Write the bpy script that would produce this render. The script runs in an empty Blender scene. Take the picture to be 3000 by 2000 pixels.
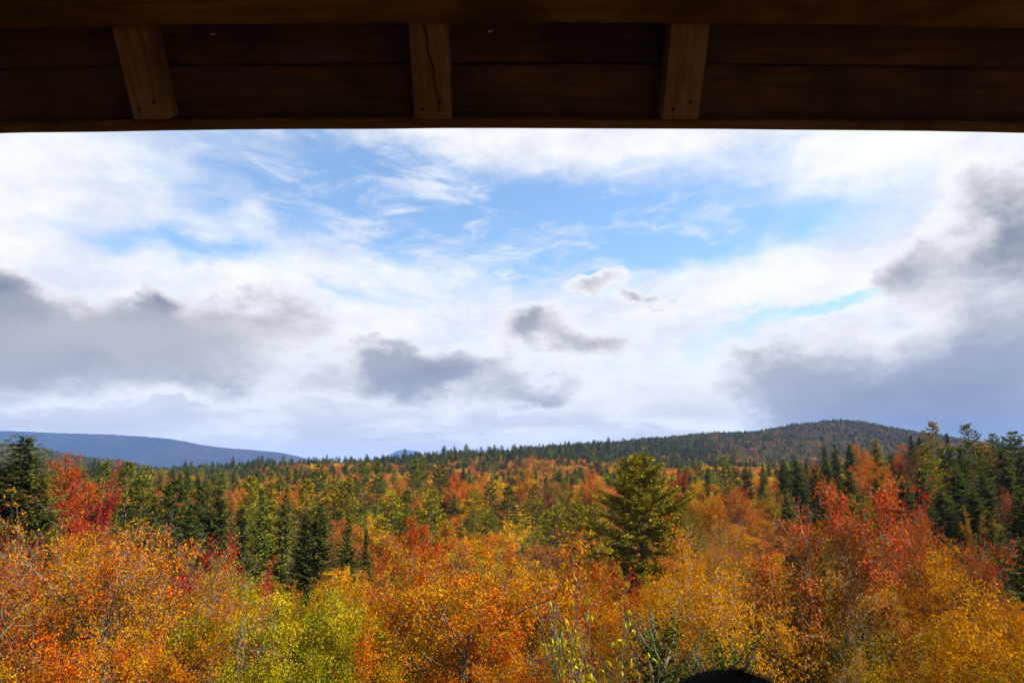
import bpy, math, random
import numpy as np
from mathutils import Vector, Matrix, Quaternion

# ------------------------------------------------------------------ scene, camera, sky, sun
S = bpy.context.scene
COL = S.collection
R = math.radians
EYE = Vector((0.0, 0.0, 12.0))
PITCH = R(10.8)
F = 2000.0                       # focal length in pixels of the 3000 px wide photograph

cam = bpy.data.objects.new('camera', bpy.data.cameras.new('camera'))
COL.objects.link(cam)
cam.location = EYE
cam.rotation_euler = (R(90) + PITCH, 0, 0)
cam.data.sensor_width = 36.0
cam.data.lens = 24.0
cam.data.clip_start = 0.05
cam.data.clip_end = 60000.0
S.camera = cam

S.view_settings.view_transform = 'Standard'
S.view_settings.look = 'None'
S.view_settings.exposure = 1.25
S.view_settings.gamma = 1.0
S.view_settings.use_curve_mapping = False
S.cycles.max_bounces = 5
S.cycles.diffuse_bounces = 2
S.cycles.glossy_bounces = 2
S.cycles.transmission_bounces = 4
S.cycles.transparent_max_bounces = 8
S.cycles.volume_bounces = 0
S.cycles.sample_clamp_indirect = 6.0

SUN_AZ, SUN_EL = 92.0, 42.0      # degrees clockwise from the view direction, degrees up
sd = Vector((math.sin(R(SUN_AZ)) * math.cos(R(SUN_EL)), math.cos(R(SUN_AZ)) * math.cos(R(SUN_EL)), math.sin(R(SUN_EL))))
sun = bpy.data.objects.new('sun', bpy.data.lights.new('sun', 'SUN'))
COL.objects.link(sun)
sun.data.energy = 5.0
sun.data.angle = R(0.53)
sun.data.color = (1.0, 0.93, 0.82)
sun.rotation_euler = (-sd).to_track_quat('-Z', 'Y').to_euler()
sun.location = (60, -30, 80)


def ray(px, py):
    """direction of a photograph pixel (3000 x 2000)"""
    c, s = math.cos(PITCH), math.sin(PITCH)
    fx, fy = (px - 1500.0) / F, (1000.0 - py) / F
    return Vector((fx, c - fy * s, s + fy * c))


def at(px, py, D):
    d = ray(px, py)
    return EYE + d * (D / d.y)


def project(p):
    c, s = math.cos(PITCH), math.sin(PITCH)
    q = Vector(p) - EYE
    dep = q.y * c + q.z * s
    return 1500 + F * q.x / dep, 1000 - F * (-q.y * s + q.z * c) / dep


def azel(px, py):
    d = ray(px, py).normalized()
    return math.atan2(d.x, d.y), math.asin(d.z)


class NT:
    """small node-tree helper"""
    def __init__(self, tree):
        self.t = tree
        tree.nodes.clear()

    def n(self, typ, **kw):
        nd = self.t.nodes.new(typ)
        for k, v in kw.items():
            if k.startswith('i_'):
                key = k[2:]
                key = int(key) if key.isdigit() else key.replace('_', ' ')
                self.set(nd.inputs[key], v)
            else:
                setattr(nd, k, v)
        return nd

    def set(self, sock, v):
        if isinstance(v, bpy.types.NodeSocket):
            self.t.links.new(v, sock)
        else:
            sock.default_value = v

    def m(self, op, a, b=0.0, c=0.0, clamp=False):
        nd = self.t.nodes.new('ShaderNodeMath')
        nd.operation = op
        nd.use_clamp = clamp
        self.set(nd.inputs[0], a); self.set(nd.inputs[1], b); self.set(nd.inputs[2], c)
        return nd.outputs[0]

    def mix(self, f, a, b, blend='MIX'):
        nd = self.t.nodes.new('ShaderNodeMix')
        nd.data_type = 'RGBA'
        nd.blend_type = blend
        self.set(nd.inputs[0], f); self.set(nd.inputs[6], a); self.set(nd.inputs[7], b)
        return nd.outputs[2]

    def ss(self, x, lo, hi):
        nd = self.t.nodes.new('ShaderNodeMapRange')
        nd.interpolation_type = 'SMOOTHSTEP'
        self.set(nd.inputs[0], x); nd.inputs[1].default_value = lo; nd.inputs[2].default_value = hi
        return nd.outputs[0]

    def noise(self, vec, scale, detail=5.0, rough=0.55, dist=0.0):
        nd = self.t.nodes.new('ShaderNodeTexNoise')
        self.set(nd.inputs['Vector'], vec)
        nd.inputs['Scale'].default_value = scale
        nd.inputs['Detail'].default_value = detail
        nd.inputs['Roughness'].default_value = rough
        nd.inputs['Distortion'].default_value = dist
        return nd.outputs[0]


def build_world():
    w = bpy.data.worlds.new('World')
    S.world = w
    w.use_nodes = True
    w.cycles.sampling_method = 'MANUAL'
    w.cycles.sample_map_resolution = 512
    T = NT(w.node_tree)
    tc = T.n('ShaderNodeTexCoord').outputs['Generated']
    x, y, z = T.n('ShaderNodeSeparateXYZ', i_0=tc).outputs
    sky = T.n('ShaderNodeTexSky', sky_type='NISHITA', sun_disc=False, sun_elevation=R(SUN_EL), sun_rotation=R(SUN_AZ),
              altitude=300.0, air_density=1.3, dust_density=0.1, ozone_density=4.5)
    blue = T.n('ShaderNodeVectorMath', operation='SCALE', i_0=sky.outputs[0])
    blue.inputs[3].default_value = 0.20
    az0 = T.m('ARCTAN2', x, y)
    el0 = T.m('ARCSINE', z)
    flat = T.n('ShaderNodeVectorMath', operation='MULTIPLY', i_0=tc, i_1=(1.0, 1.0, 1.7)).outputs[0]
    # cloud edges are torn: the direction angles are bent by noise before the masses are looked up
    wn = T.n('ShaderNodeTexNoise', i_Vector=flat)
    wn.inputs['Scale'].default_value = 6.0; wn.inputs['Detail'].default_value = 5.0; wn.inputs['Roughness'].default_value = 0.6
    ang = T.n('ShaderNodeCombineXYZ', i_0=az0, i_1=el0, i_2=0.0).outputs[0]
    bend = T.n('ShaderNodeVectorMath', operation='MULTIPLY_ADD', i_0=wn.outputs['Color'], i_1=(0.24, 0.15, 0.0), i_2=ang).outputs[0]
    bend = T.n('ShaderNodeVectorMath', operation='SUBTRACT', i_0=bend, i_1=(0.12, 0.075, 0.0)).outputs[0]

    def masses(spec):
        """sum of soft round masses; each (px, py, rx, ry, amount, tilt)"""
        out = 0.0
        for px, py, rx, ry, amp, rot in spec:
            a, e = azel(px, py)
            sa = abs(azel(px + rx, py)[0] - a) * 2.25; se = abs(azel(px, py + ry)[1] - e) * 2.25
            mp = T.n('ShaderNodeMapping', vector_type='TEXTURE', i_Vector=bend)
            mp.inputs['Location'].default_value = (a, e, 0); mp.inputs['Rotation'].default_value = (0, 0, R(rot)); mp.inputs['Scale'].default_value = (sa, se, 1)
            g = T.n('ShaderNodeTexGradient', gradient_type='QUADRATIC_SPHERE', i_0=mp.outputs[0])
            out = T.m('MULTIPLY_ADD', g.outputs[1], amp, out)
        return out

    # high thin cloud in wisps
    m1 = T.n('ShaderNodeMapping', i_Vector=tc)
    m1.inputs['Rotation'].default_value = (0, R(9), 0); m1.inputs['Scale'].default_value = (2.4, 2.4, 6.2)
    n1 = T.noise(m1.outputs[0], 1.5, 5.0, 0.6, 0.45)
    m2 = T.n('ShaderNodeMapping', i_Vector=tc)
    m2.inputs['Rotation'].default_value = (0, R(-17), 0); m2.inputs['Scale'].default_value = (5.0, 5.0, 17.0)
    n2 = T.noise(m2.outputs[0], 1.6, 5.0, 0.66, 0.5)
    streak = T.m('ADD', T.m('MULTIPLY', n1, 0.60), T.m('MULTIPLY', n2, 0.40))
    gaps = masses([(1250, 620, 500, 130, 0.86, -8), (1850, 690, 540, 105, 0.92, 3), (800, 610, 300, 80, 0.22, 0), (2450, 895, 360, 28, 0.95, 12),
                   (560, 700, 300, 45, 0.45, -4), (1250, 480, 560, 80, 0.14, 0), (1020, 860, 330, 45, 0.34, -10), (1950, 1060, 300, 24, 0.18, 6), (480, 480, 300, 70, 0.10, 0), (2150, 460, 420, 60, 0.16, 0)])
    high = T.ss(T.m('SUBTRACT', T.m('ADD', streak, 0.25), gaps), 0.25, 0.74)
    high = T.m('MAXIMUM', high, T.m('MULTIPLY', T.ss(T.m('MULTIPLY_ADD', n1, 0.35, n2), 0.64, 0.90), 0.70))
    # low cloud in grey masses
    fine = T.noise(flat, 8.5, 8.0, 0.68, 0.15)
    big = T.noise(flat, 2.1, 2.0, 0.5)
    mass = masses([(320, 985, 580, 115, 1.15, 0), (60, 1080, 460, 110, 0.75, 0), (700, 1120, 320, 60, 0.55, 0), (-10, 835, 130, 95, 1.1, 0), (455, 872, 70, 62, 0.9, 0), (760, 935, 190, 70, 0.6, 0),
                   (1250, 1085, 205, 66, 1.35, 5), (1090, 1030, 75, 36, 1.0, 0), (1580, 955, 100, 52, 1.2, 0), (1740, 1010, 110, 38, 0.95, -8), (1745, 815, 95, 42, 1.0, 0), (1890, 885, 55, 30, 1.05, 0),
                   (1560, 1140, 160, 42, 1.1, 6), (2990, 690, 290, 170, 1.2, 0), (2700, 790, 140, 70, 0.5, 0), (2850, 1120, 500, 210, 1.35, 0), (2280, 1120, 210, 100, 1.15, 0), (2420, 1210, 380, 90, 0.8, 0),
                   (2900, 1285, 520, 70, 0.9, 0), (3400, 900, 330, 330, 1.2, 0), (-450, 1000, 420, 280, 1.0, 0)])
    # elsewhere in the sky the same sort of cloud drifts by chance
    elsewhere = T.m('MAXIMUM', T.ss(T.m('ABSOLUTE', az0), 0.74, 1.0), T.ss(el0, 0.62, 0.9))
    mass = T.m('MULTIPLY_ADD', T.ss(big, 0.48, 0.70), elsewhere, mass)
    dens = T.m('MULTIPLY_ADD', T.m('SUBTRACT', fine, 0.5), 1.0, mass)
    low = T.ss(dens, 0.23, 0.41)
    lump = T.m('ADD', T.m('MULTIPLY', dens, 0.75), T.m('MULTIPLY', T.m('SUBTRACT', n1, 0.5), 0.9))
    thick = T.ss(lump, 0.12, 0.80)
    cool = masses([(2800, 1160, 700, 260, 1.2, 0), (1250, 1085, 300, 100, 0.6, 0), (2950, 700, 320, 220, 0.5, 0)])
    deep = masses([(2750, 1240, 520, 100, 1.0, 0), (420, 1090, 420, 45, 0.5, -4), (-10, 835, 130, 100, 0.9, 0), (455, 872, 80, 70, 0.8, 0), (2960, 690, 260, 150, 0.7, 0), (1250, 1085, 200, 70, 0.5, 0), (1580, 955, 90, 50, 0.4, 0)])
    grey = T.mix(T.m('MINIMUM', cool, 1.0), (0.50, 0.49, 0.50, 1), (0.32, 0.345, 0.42, 1))
    grey = T.mix(T.m('MINIMUM', deep, 1.0), grey, (0.19, 0.215, 0.28, 1))
    lowcol = T.mix(thick, (0.95, 0.94, 0.95, 1), grey)
    # a bank of pale cloud along the skyline
    m3 = T.n('ShaderNodeMapping', i_Vector=tc)
    m3.inputs['Scale'].default_value = (1, 1, 3.6)
    nb = T.noise(m3.outputs[0], 4.6, 5.0, 0.6, 0.5)
    bank = T.ss(T.m('MULTIPLY_ADD', T.m('SUBTRACT', nb, 0.5), -0.22, el0), 0.17, 0.05)
    bankcol = T.mix(T.ss(nb, 0.38, 0.66), (0.60, 0.58, 0.58, 1), (1.0, 0.97, 0.95, 1))
    bankcol = T.mix(T.ss(el0, 0.060, 0.005), bankcol, (0.92, 0.88, 0.83, 1))
    white = T.mix(T.ss(T.m('ADD', fine, T.m('MULTIPLY', n1, 0.6)), 0.56, 1.0), (0.74, 0.77, 0.86, 1), (1.0, 1.0, 1.0, 1))
    c = T.mix(high, blue.outputs[0], white)
    c = T.mix(T.m('MULTIPLY', bank, 0.92), c, bankcol)
    c = T.mix(low, c, lowcol)
    bg = T.n('ShaderNodeBackground', i_0=c, i_1=0.44)
    T.t.links.new(bg.outputs[0], T.n('ShaderNodeOutputWorld').inputs[0])


build_world()

# ------------------------------------------------------------------ materials
MATS = {}


def mat(name):
    m = bpy.data.materials.new(name)
    m.use_nodes = True
    MATS[name] = m
    return m, NT(m.node_tree)


def leaf_material(name, trans=0.3, rough=0.5, spec=0.35):
    """leaf colour between the two colours the tree carries, varied from leaf to leaf"""
    m, T = mat(name)
    ca = T.n('ShaderNodeAttribute', attribute_type='INSTANCER', attribute_name='col_a').outputs['Color']
    cb = T.n('ShaderNodeAttribute', attribute_type='INSTANCER', attribute_name='col_b').outputs['Color']
    lm = T.n('ShaderNodeAttribute', attribute_type='GEOMETRY', attribute_name='leaf_mix').outputs['Fac']
    lv = T.n('ShaderNodeAttribute', attribute_type='GEOMETRY', attribute_name='leaf_val').outputs['Fac']
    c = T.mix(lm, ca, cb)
    hs = T.n('ShaderNodeHueSaturation', i_Color=c)
    T.set(hs.inputs['Hue'], T.m('ADD', 0.5, T.m('MULTIPLY', T.m('SUBTRACT', lv, 0.5), 0.035)))
    T.set(hs.inputs['Value'], T.m('ADD', 0.64, T.m('MULTIPLY', lv, 0.68)))
    p = T.n('ShaderNodeBsdfPrincipled', i_Base_Color=hs.outputs[0])
    p.inputs['Roughness'].default_value = rough
    p.inputs['Specular IOR Level'].default_value = spec
    t = T.n('ShaderNodeBsdfTranslucent', i_Color=hs.outputs[0])
    mx = T.n('ShaderNodeMixShader', i_0=trans, i_1=p.outputs[0], i_2=t.outputs[0])
    T.t.links.new(mx.outputs[0], T.n('ShaderNodeOutputMaterial').inputs[0])
    return m


def bark_material(name, a, b, scale=6.0):
    m, T = mat(name)
    g = T.n('ShaderNodeTexCoord').outputs['Object']
    v = T.n('ShaderNodeVectorMath', operation='MULTIPLY', i_0=g, i_1=(1, 1, 0.35)).outputs[0]
    n = T.noise(v, scale, 5.0, 0.65)
    c = T.mix(T.ss(n, 0.38, 0.62), a, b)
    p = T.n('ShaderNodeBsdfPrincipled', i_Base_Color=c)
    p.inputs['Roughness'].default_value = 0.85
    bp = T.n('ShaderNodeBump', i_Height=n)
    bp.inputs['Strength'].default_value = 0.5; bp.inputs['Distance'].default_value = 0.02
    T.t.links.new(bp.outputs[0], p.inputs['Normal'])
    T.t.links.new(p.outputs[0], T.n('ShaderNodeOutputMaterial').inputs[0])
    return m


def wood_material(name, a, b, dark, axis=0):
    """weathered stained timber, grain along one axis"""
    m, T = mat(name)
    g = T.n('ShaderNodeTexCoord').outputs['Object']
    rnd = T.n('ShaderNodeObjectInfo').outputs['Random']
    off = T.n('ShaderNodeCombineXYZ', i_0=T.m('MULTIPLY', rnd, 37.0), i_1=T.m('MULTIPLY', rnd, 11.0), i_2=rnd).outputs[0]
    g = T.n('ShaderNodeVectorMath', operation='ADD', i_0=g, i_1=off).outputs[0]
    sc = [9.0, 9.0, 9.0]; sc[axis] = 0.9
    v = T.n('ShaderNodeVectorMath', operation='MULTIPLY', i_0=g, i_1=tuple(sc)).outputs[0]
    n = T.noise(v, 7.0, 9.0, 0.74, 0.6)
    patch = T.noise(g, 3.2, 5.0, 0.6)
    sp = [5.5, 5.5, 5.5]; sp[axis] = 2.6
    kn = T.n('ShaderNodeTexVoronoi', i_Vector=T.n('ShaderNodeVectorMath', operation='MULTIPLY', i_0=g, i_1=tuple(sp)).outputs[0])
    kn.inputs['Scale'].default_value = 1.0
    knot = T.ss(kn.outputs['Distance'], 0.20, 0.06)
    c = T.mix(T.ss(n, 0.3, 0.7), a, b)
    c = T.mix(T.m('MULTIPLY', T.ss(patch, 0.46, 0.68), 0.75), c, dark)
    c = T.mix(T.m('MULTIPLY', knot, 0.8), c, dark)
    p = T.n('ShaderNodeBsdfPrincipled', i_Base_Color=c)
    p.inputs['Roughness'].default_value = 0.78
    p.inputs['Specular IOR Level'].default_value = 0.25
    bp = T.n('ShaderNodeBump', i_Height=n)
    bp.inputs['Strength'].default_value = 0.45; bp.inputs['Distance'].default_value = 0.004
    T.t.links.new(bp.outputs[0], p.inputs['Normal'])
    T.t.links.new(p.outputs[0], T.n('ShaderNodeOutputMaterial').inputs[0])
    return m


def ground_material(name, cols, scale, bump=0.0):
    m, T = mat(name)
    g = T.n('ShaderNodeTexCoord').outputs['Object']
    n = T.noise(g, scale, 8.0, 0.65)
    n2 = T.noise(g, scale * 0.13, 5.0, 0.55)
    c = T.mix(T.ss(n, 0.35, 0.65), cols[0], cols[1])
    c = T.mix(T.ss(n2, 0.4, 0.62), c, cols[2])
    p = T.n('ShaderNodeBsdfPrincipled', i_Base_Color=c)
    p.inputs['Roughness'].default_value = 0.95
    p.inputs['Specular IOR Level'].default_value = 0.1
    if bump:
        bp = T.n('ShaderNodeBump', i_Height=n)
        bp.inputs['Strength'].default_value = 1.0; bp.inputs['Distance'].default_value = bump
        T.t.links.new(bp.outputs[0], p.inputs['Normal'])
    T.t.links.new(p.outputs[0], T.n('ShaderNodeOutputMaterial').inputs[0])
    return m


def plain_material(name, c, rough=0.9, spec=0.3):
    m, T = mat(name)
    g = T.n('ShaderNodeTexCoord').outputs['Object']
    n = T.noise(g, 40.0, 4.0, 0.6)
    cc = T.mix(n, tuple(k * 0.7 for k in c[:3]) + (1,), tuple(k * 1.3 for k in c[:3]) + (1,))
    p = T.n('ShaderNodeBsdfPrincipled', i_Base_Color=cc)
    p.inputs['Roughness'].default_value = rough
    p.inputs['Specular IOR Level'].default_value = spec
    T.t.links.new(p.outputs[0], T.n('ShaderNodeOutputMaterial').inputs[0])
    return m


leaf_material('leaf', 0.20, 0.7, 0.0)
leaf_material('needle', 0.08, 0.7, 0.0)
bark_material('bark_grey', (0.055, 0.046, 0.034, 1), (0.17, 0.15, 0.12, 1), 5.0)
bark_material('bark_pale', (0.15, 0.14, 0.12, 1), (0.38, 0.365, 0.335, 1), 4.0)
bark_material('bark_dark', (0.05, 0.04, 0.03, 1), (0.13, 0.105, 0.085, 1), 5.0)
wood_material('timber_beam', (0.0910, 0.0420, 0.0154, 1), (0.2100, 0.1050, 0.0420, 1), (0.0315, 0.0154, 0.0070, 1), 0)
wood_material('timber_rafter', (0.1360, 0.0680, 0.0288, 1), (0.2880, 0.1600, 0.0760, 1), (0.0560, 0.0288, 0.0128, 1), 1)
wood_material('timber_board', (0.0562, 0.0284, 0.0175, 1), (0.1275, 0.0675, 0.0406, 1), (0.0225, 0.0135, 0.0094, 1), 0)
plain_material('shingle', (0.06, 0.055, 0.05))
plain_material('crack_shadow', (0.012, 0.008, 0.006))
plain_material('pale_fleck', (0.55, 0.5, 0.45))
plain_material('black_wool', (0.011, 0.009, 0.010), 1.0, 0.03)
plain_material('dark_coat', (0.03, 0.035, 0.05), 0.9)
plain_material('dark_trousers', (0.03, 0.03, 0.03), 0.9)
plain_material('skin', (0.45, 0.27, 0.19), 0.6)
plain_material('boot', (0.05, 0.03, 0.02), 0.6)
ground_material('forest_floor', ((0.035, 0.020, 0.007, 1), (0.08, 0.036, 0.008, 1), (0.03, 0.026, 0.007, 1)), 0.5)
ground_material('mountain_forest', ((0.003, 0.007, 0.005, 1), (0.036, 0.018, 0.011, 1), (0.008, 0.010, 0.008, 1)), 0.010, 30.0)


# ------------------------------------------------------------------ object helpers
def tag(o, label=None, cat=None, group=None, kind=None):
    if label: o['label'] = label
    if cat: o['category'] = cat
    if group: o['group'] = group
    if kind: o['kind'] = kind
    return o


def link(name, data, parent=None, m=None):
    o = bpy.data.objects.new(name, data)
    COL.objects.link(o)
    if parent is not None: o.parent = parent
    if m is not None and data is not None and len(data.materials) == 0: data.materials.append(MATS[m])
    return o


def empty(name, loc, rz=0.0):
    o = bpy.data.objects.new(name, None)
    COL.objects.link(o)
    o.location = loc
    o.rotation_euler = (0, 0, rz)
    o.empty_display_size = 0.3
    return o


def np_mesh(name, V, Fq, smooth=False):
    """quads or tris (uniform) into a mesh fast"""
    me = bpy.data.meshes.new(name)
    V = np.asarray(V, dtype=np.float32); Fq = np.asarray(Fq, dtype=np.int32)
    k = Fq.shape[1]
    me.vertices.add(len(V)); me.vertices.foreach_set('co', V.ravel())
    me.loops.add(Fq.size); me.loops.foreach_set('vertex_index', Fq.ravel())
    me.polygons.add(len(Fq))
    me.polygons.foreach_set('loop_start', np.arange(0, Fq.size, k, dtype=np.int32))
    me.polygons.foreach_set('loop_total', np.full(len(Fq), k, dtype=np.int32))
    if smooth: me.polygons.foreach_set('use_smooth', np.ones(len(Fq), dtype=bool))
    me.update(calc_edges=True)
    return me


def face_attr(me, name, vals):
    a = me.attributes.new(name, 'FLOAT', 'FACE')
    a.data.foreach_set('value', np.asarray(vals, dtype=np.float32))


def smooth01(t):
    t = np.clip(t, 0, 1)
    return t * t * (3 - 2 * t)


# ------------------------------------------------------------------ terrain
def rel_of(py, D):
    return at(1500, py, D).z - EYE.z


CTRL = []
for px in (-600, 0, 700, 1500, 2300, 3000, 3600):
    CTRL += [(px, 4, -10.6), (px, 12, -11.4), (px, 25, -13.2), (px, 45, -16.0)]
CTRL += [(-600, 70, -15), (0, 70, -15.5), (700, 70, -18), (1500, 70, -18.5), (2300, 70, -18), (3000, 70, -16), (3600, 70, -15)]
CTRL += [(-600, 110, -14), (0, 110, -15), (500, 110, -18), (1000, 110, -20), (1500, 110, -20.5), (2100, 110, -19.5), (2600, 110, -15), (3000, 110, -12), (3600, 110, -10)]
CTRL += [(-600, 180, -16), (0, 180, -18), (700, 180, -20.5), (1500, 180, -21), (2050, 180, -19), (2350, 180, -13), (2650, 180, -7.5), (3000, 180, -6), (3600, 180, -5)]
CTRL += [(-600, 300, -16), (0, 300, -19), (700, 300, -21), (1500, 300, -20), (2100, 300, -19), (2600, 300, -13), (3000, 300, -10), (3600, 300, -8)]
CTRL += [(-600, 600, -10), (0, 600, -17), (700, 600, -17), (1200, 600, -14), (1500, 600, -12), (2100, 600, -12), (2600, 600, -11), (3000, 600, -8), (3600, 600, -5)]
CTRL += [(-600, 1000, 10), (0, 1000, -10), (500, 1000, -16), (800, 1000, -6), (1000, 1000, 0), (1200, 1000, 5), (1500, 1000, 11), (1800, 1000, 9), (2200, 1000, 0), (2600, 1000, 0), (3000, 1000, 0)]
CTRL += [(-600, 1400, 50), (0, 1400, 10), (500, 1400, -20), (900, 1400, -25), (1300, 1400, 0), (1600, 1400, 34), (1900, 1400, 42), (2300, 1400, 45), (2700, 1400, 35), (3100, 1400, 20)]
CTRL += [(-600, 2100, 100), (0, 2100, 72), (230, 2100, 34), (450, 2100, 6), (700, 2100, -30), (1500, 2100, -20), (1800, 2100, 58), (2000, 2100, 84), (2250, 2100, 102), (2490, 2100, 136), (2620, 2100, 116), (2750, 2100, 88), (3100, 2100, 50)]
CTRL += [(-600, 3000, 60), (0, 3000, 20), (1000, 3000, -60), (1500, 3000, -60), (2000, 3000, -20), (2480, 3000, 20), (3100, 3000, 0)]
for px in (-600, 700, 2000, 3600):
    CTRL += [(px, 6000, -90), (px, 16000, -220)]


def _uv(x, y):
    r = np.hypot(x, y)
    return np.stack([np.arctan2(x, y) * 2.6, np.log(r + 8.0)], -1)


_P, _Z = [], []
for (px, D, rel) in CTRL:
    p = at(px, 1380, D)
    _P.append((p.x, p.y)); _Z.append(rel + EYE.z)
_P = np.array(_P); _Z = np.array(_Z)
_U = _uv(_P[:, 0], _P[:, 1])


def _ker(d):
    return np.sqrt(d * d + 0.02)


_A = _ker(np.linalg.norm(_U[:, None] - _U[None], axis=-1))
_B = np.concatenate([_U, np.ones((len(_U), 1))], 1)
_M = np.block([[_A + np.eye(len(_U)) * 1e-4, _B], [_B.T, np.zeros((3, 3))]])
_W = np.linalg.solve(_M, np.concatenate([_Z, np.zeros(3)]))


def ground(x, y):
    x = np.atleast_1d(np.asarray(x, float)); y = np.atleast_1d(np.asarray(y, float))
    a = np.arctan2(x, y); r = np.hypot(x, y)
    aa = np.clip(a, -0.95, 0.95)
    q = _uv(r * np.sin(aa), r * np.cos(aa))
    out = np.empty(len(q))
    for i in range(0, len(q), 20000):
        qq = q[i:i + 20000]
        d = _ker(np.linalg.norm(qq[:, None] - _U[None], axis=-1))
        out[i:i + 20000] = d @ _W[:-3] + np.concatenate([qq, np.ones((len(qq), 1))], 1) @ _W[-3:]
    amp = np.clip((r - 40) / 900.0, 0, 1) * 5.0
    out += amp * (np.sin(x / 83.0 + 1.3) * np.sin(y / 117.0) + 0.6 * np.sin(x / 41.0 + y / 57.0) + 0.5 * np.sin(y / 38.0 - x / 160.0))
    out += 0.25 * np.sin(x * 0.35 + 1.0) * np.sin(y * 0.29)
    return out


def gz(x, y):
    return float(ground(x, y)[0])


def build_ground():
    az = np.concatenate([np.linspace(-math.pi, -1.0, 24, endpoint=False), np.linspace(-1.0, 1.0, 260), np.linspace(1.0, math.pi, 24)[1:]])
    r = np.concatenate([[0.0], np.geomspace(2.0, 18000.0, 190)])
    A, RR = np.meshgrid(az, r)
    X = RR * np.sin(A); Y = RR * np.cos(A)
    Z = ground(X.ravel(), Y.ravel())
    V = np.stack([X.ravel(), Y.ravel(), Z], 1)
    nA, nR = len(az), len(r)
    i, j = np.meshgrid(np.arange(nR - 1), np.arange(nA - 1), indexing='ij')
    Fq = np.stack([i * nA + j, i * nA + j + 1, (i + 1) * nA + j + 1, (i + 1) * nA + j], -1).reshape(-1, 4)[:, ::-1]
    o = link('ground', np_mesh('ground', V, Fq, True), None, 'forest_floor')
    tag(o, 'leaf covered forest floor rolling away below the trees', kind='structure')


build_ground()


def build_mountain(label, crest, D, depth, seed, base=-150.0):
    rg = np.random.default_rng(seed)
    cx = np.array([c[0] for c in crest], float); cy = np.array([c[1] for c in crest], float)
    nu, nv = 220, 60
    pxs = np.linspace(cx[0], cx[-1], nu)
    pys = np.interp(pxs, cx, cy)
    k = np.ones(9) / 9
    pys = np.convolve(np.pad(pys, 4, mode='edge'), k, mode='valid')
    X = np.array([at(p, 1380, D).x for p in pxs]); Hh = np.array([at(1500, p, D).z for p in pys])
    V = []
    ph = rg.uniform(0, 6.28, 14); fr = np.geomspace(1.5, 60, 14)
    for j in range(nv):
        t = j / (nv - 1) * 2 - 1
        sh = (1 - abs(t)) ** 1.15
        u = np.linspace(0, 1, nu)
        gully = sum(np.sin(u * f * 6.28 + p + 5 * t * math.sin(p * 3)) / (1 + i * 0.55) for i, (f, p) in enumerate(zip(fr, ph)))
        z = base + (Hh - base) * sh + gully * (0.10 * (Hh - base)) * (abs(t) * (1 - abs(t)) * 2.6) + rg.normal(0, 2.0, nu)
        V.append(np.stack([X, np.full(nu, D + t * depth), z], 1))
    V = np.concatenate(V)
    i, j = np.meshgrid(np.arange(nv - 1), np.arange(nu - 1), indexing='ij')
    Fq = np.stack([i * nu + j, i * nu + j + 1, (i + 1) * nu + j + 1, (i + 1) * nu + j], -1).reshape(-1, 4)
    o = link('mountain', np_mesh('mountain', V, Fq, True), None, 'mountain_forest')
    tag(o, label, kind='structure')


build_mountain('long blue hazy mountain at the left with its top in cloud',
               [(-900, 1235), (-400, 1240), (0, 1260), (319, 1270), (485, 1281), (612, 1306), (714, 1314), (829, 1325), (908, 1344), (1010, 1372), (1150, 1392)], 8000, 2600, 3)
build_mountain('faint pale blue peak far off behind the middle of the ridge',
               [(980, 1400), (1090, 1352), (1135, 1334), (1165, 1318), (1200, 1316), (1235, 1327), (1300, 1345), (1420, 1375), (1600, 1400)], 14000, 2500, 5)


# ------------------------------------------------------------------ tree makers
def tubes(polys):
    """tapered tubes for many polylines -> one mesh"""
    V, Fq = [], []
    base = 0
    for pts, rad, lev in polys:
        k = (8, 6, 4, 3, 3)[lev]
        P = np.array(pts); n = len(P)
        d = np.gradient(P, axis=0); d /= np.linalg.norm(d, axis=1, keepdims=True) + 1e-9
        ref = np.array([0.31, 0.2, 0.93]) if abs(d[0][2]) < 0.8 else np.array([1.0, 0.1, 0.0])
        a = np.cross(d, ref); a /= np.linalg.norm(a, axis=1, keepdims=True) + 1e-9
        b = np.cross(d, a)
        th = np.arange(k) / k * 2 * math.pi
        ring = P[:, None] + (a[:, None] * np.cos(th)[None, :, None] + b[:, None] * np.sin(th)[None, :, None]) * np.array(rad)[:, None, None]
        V.append(ring.reshape(-1, 3))
        i, j = np.meshgrid(np.arange(n - 1), np.arange(k), indexing='ij')
        j2 = (j + 1) % k
        Fq.append((np.stack([i * k + j, i * k + j2, (i + 1) * k + j2, (i + 1) * k + j], -1).reshape(-1, 4) + base))
        base += n * k
    return np_mesh('trunk', np.concatenate(V), np.concatenate(Fq), True)


def unit(a):
    return a / (np.linalg.norm(a, axis=-1, keepdims=True) + 1e-9)


def diamonds(P, A, N, L, W):
    """leaf shaped quads: point, axis, normal, length, width"""
    A = unit(A); B = unit(np.cross(N, A))
    L = np.broadcast_to(np.asarray(L, float), (len(P),))[:, None]; W = np.broadcast_to(np.asarray(W, float), (len(P),))[:, None]
    up = np.cross(A, B)
    v = np.stack([P, P + A * L * 0.5 + B * W * 0.5 + up * W * 0.12, P + A * L, P + A * L * 0.5 - B * W * 0.5 + up * W * 0.12], 1)
    return v.reshape(-1, 3), np.arange(len(P) * 4).reshape(-1, 4)


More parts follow.
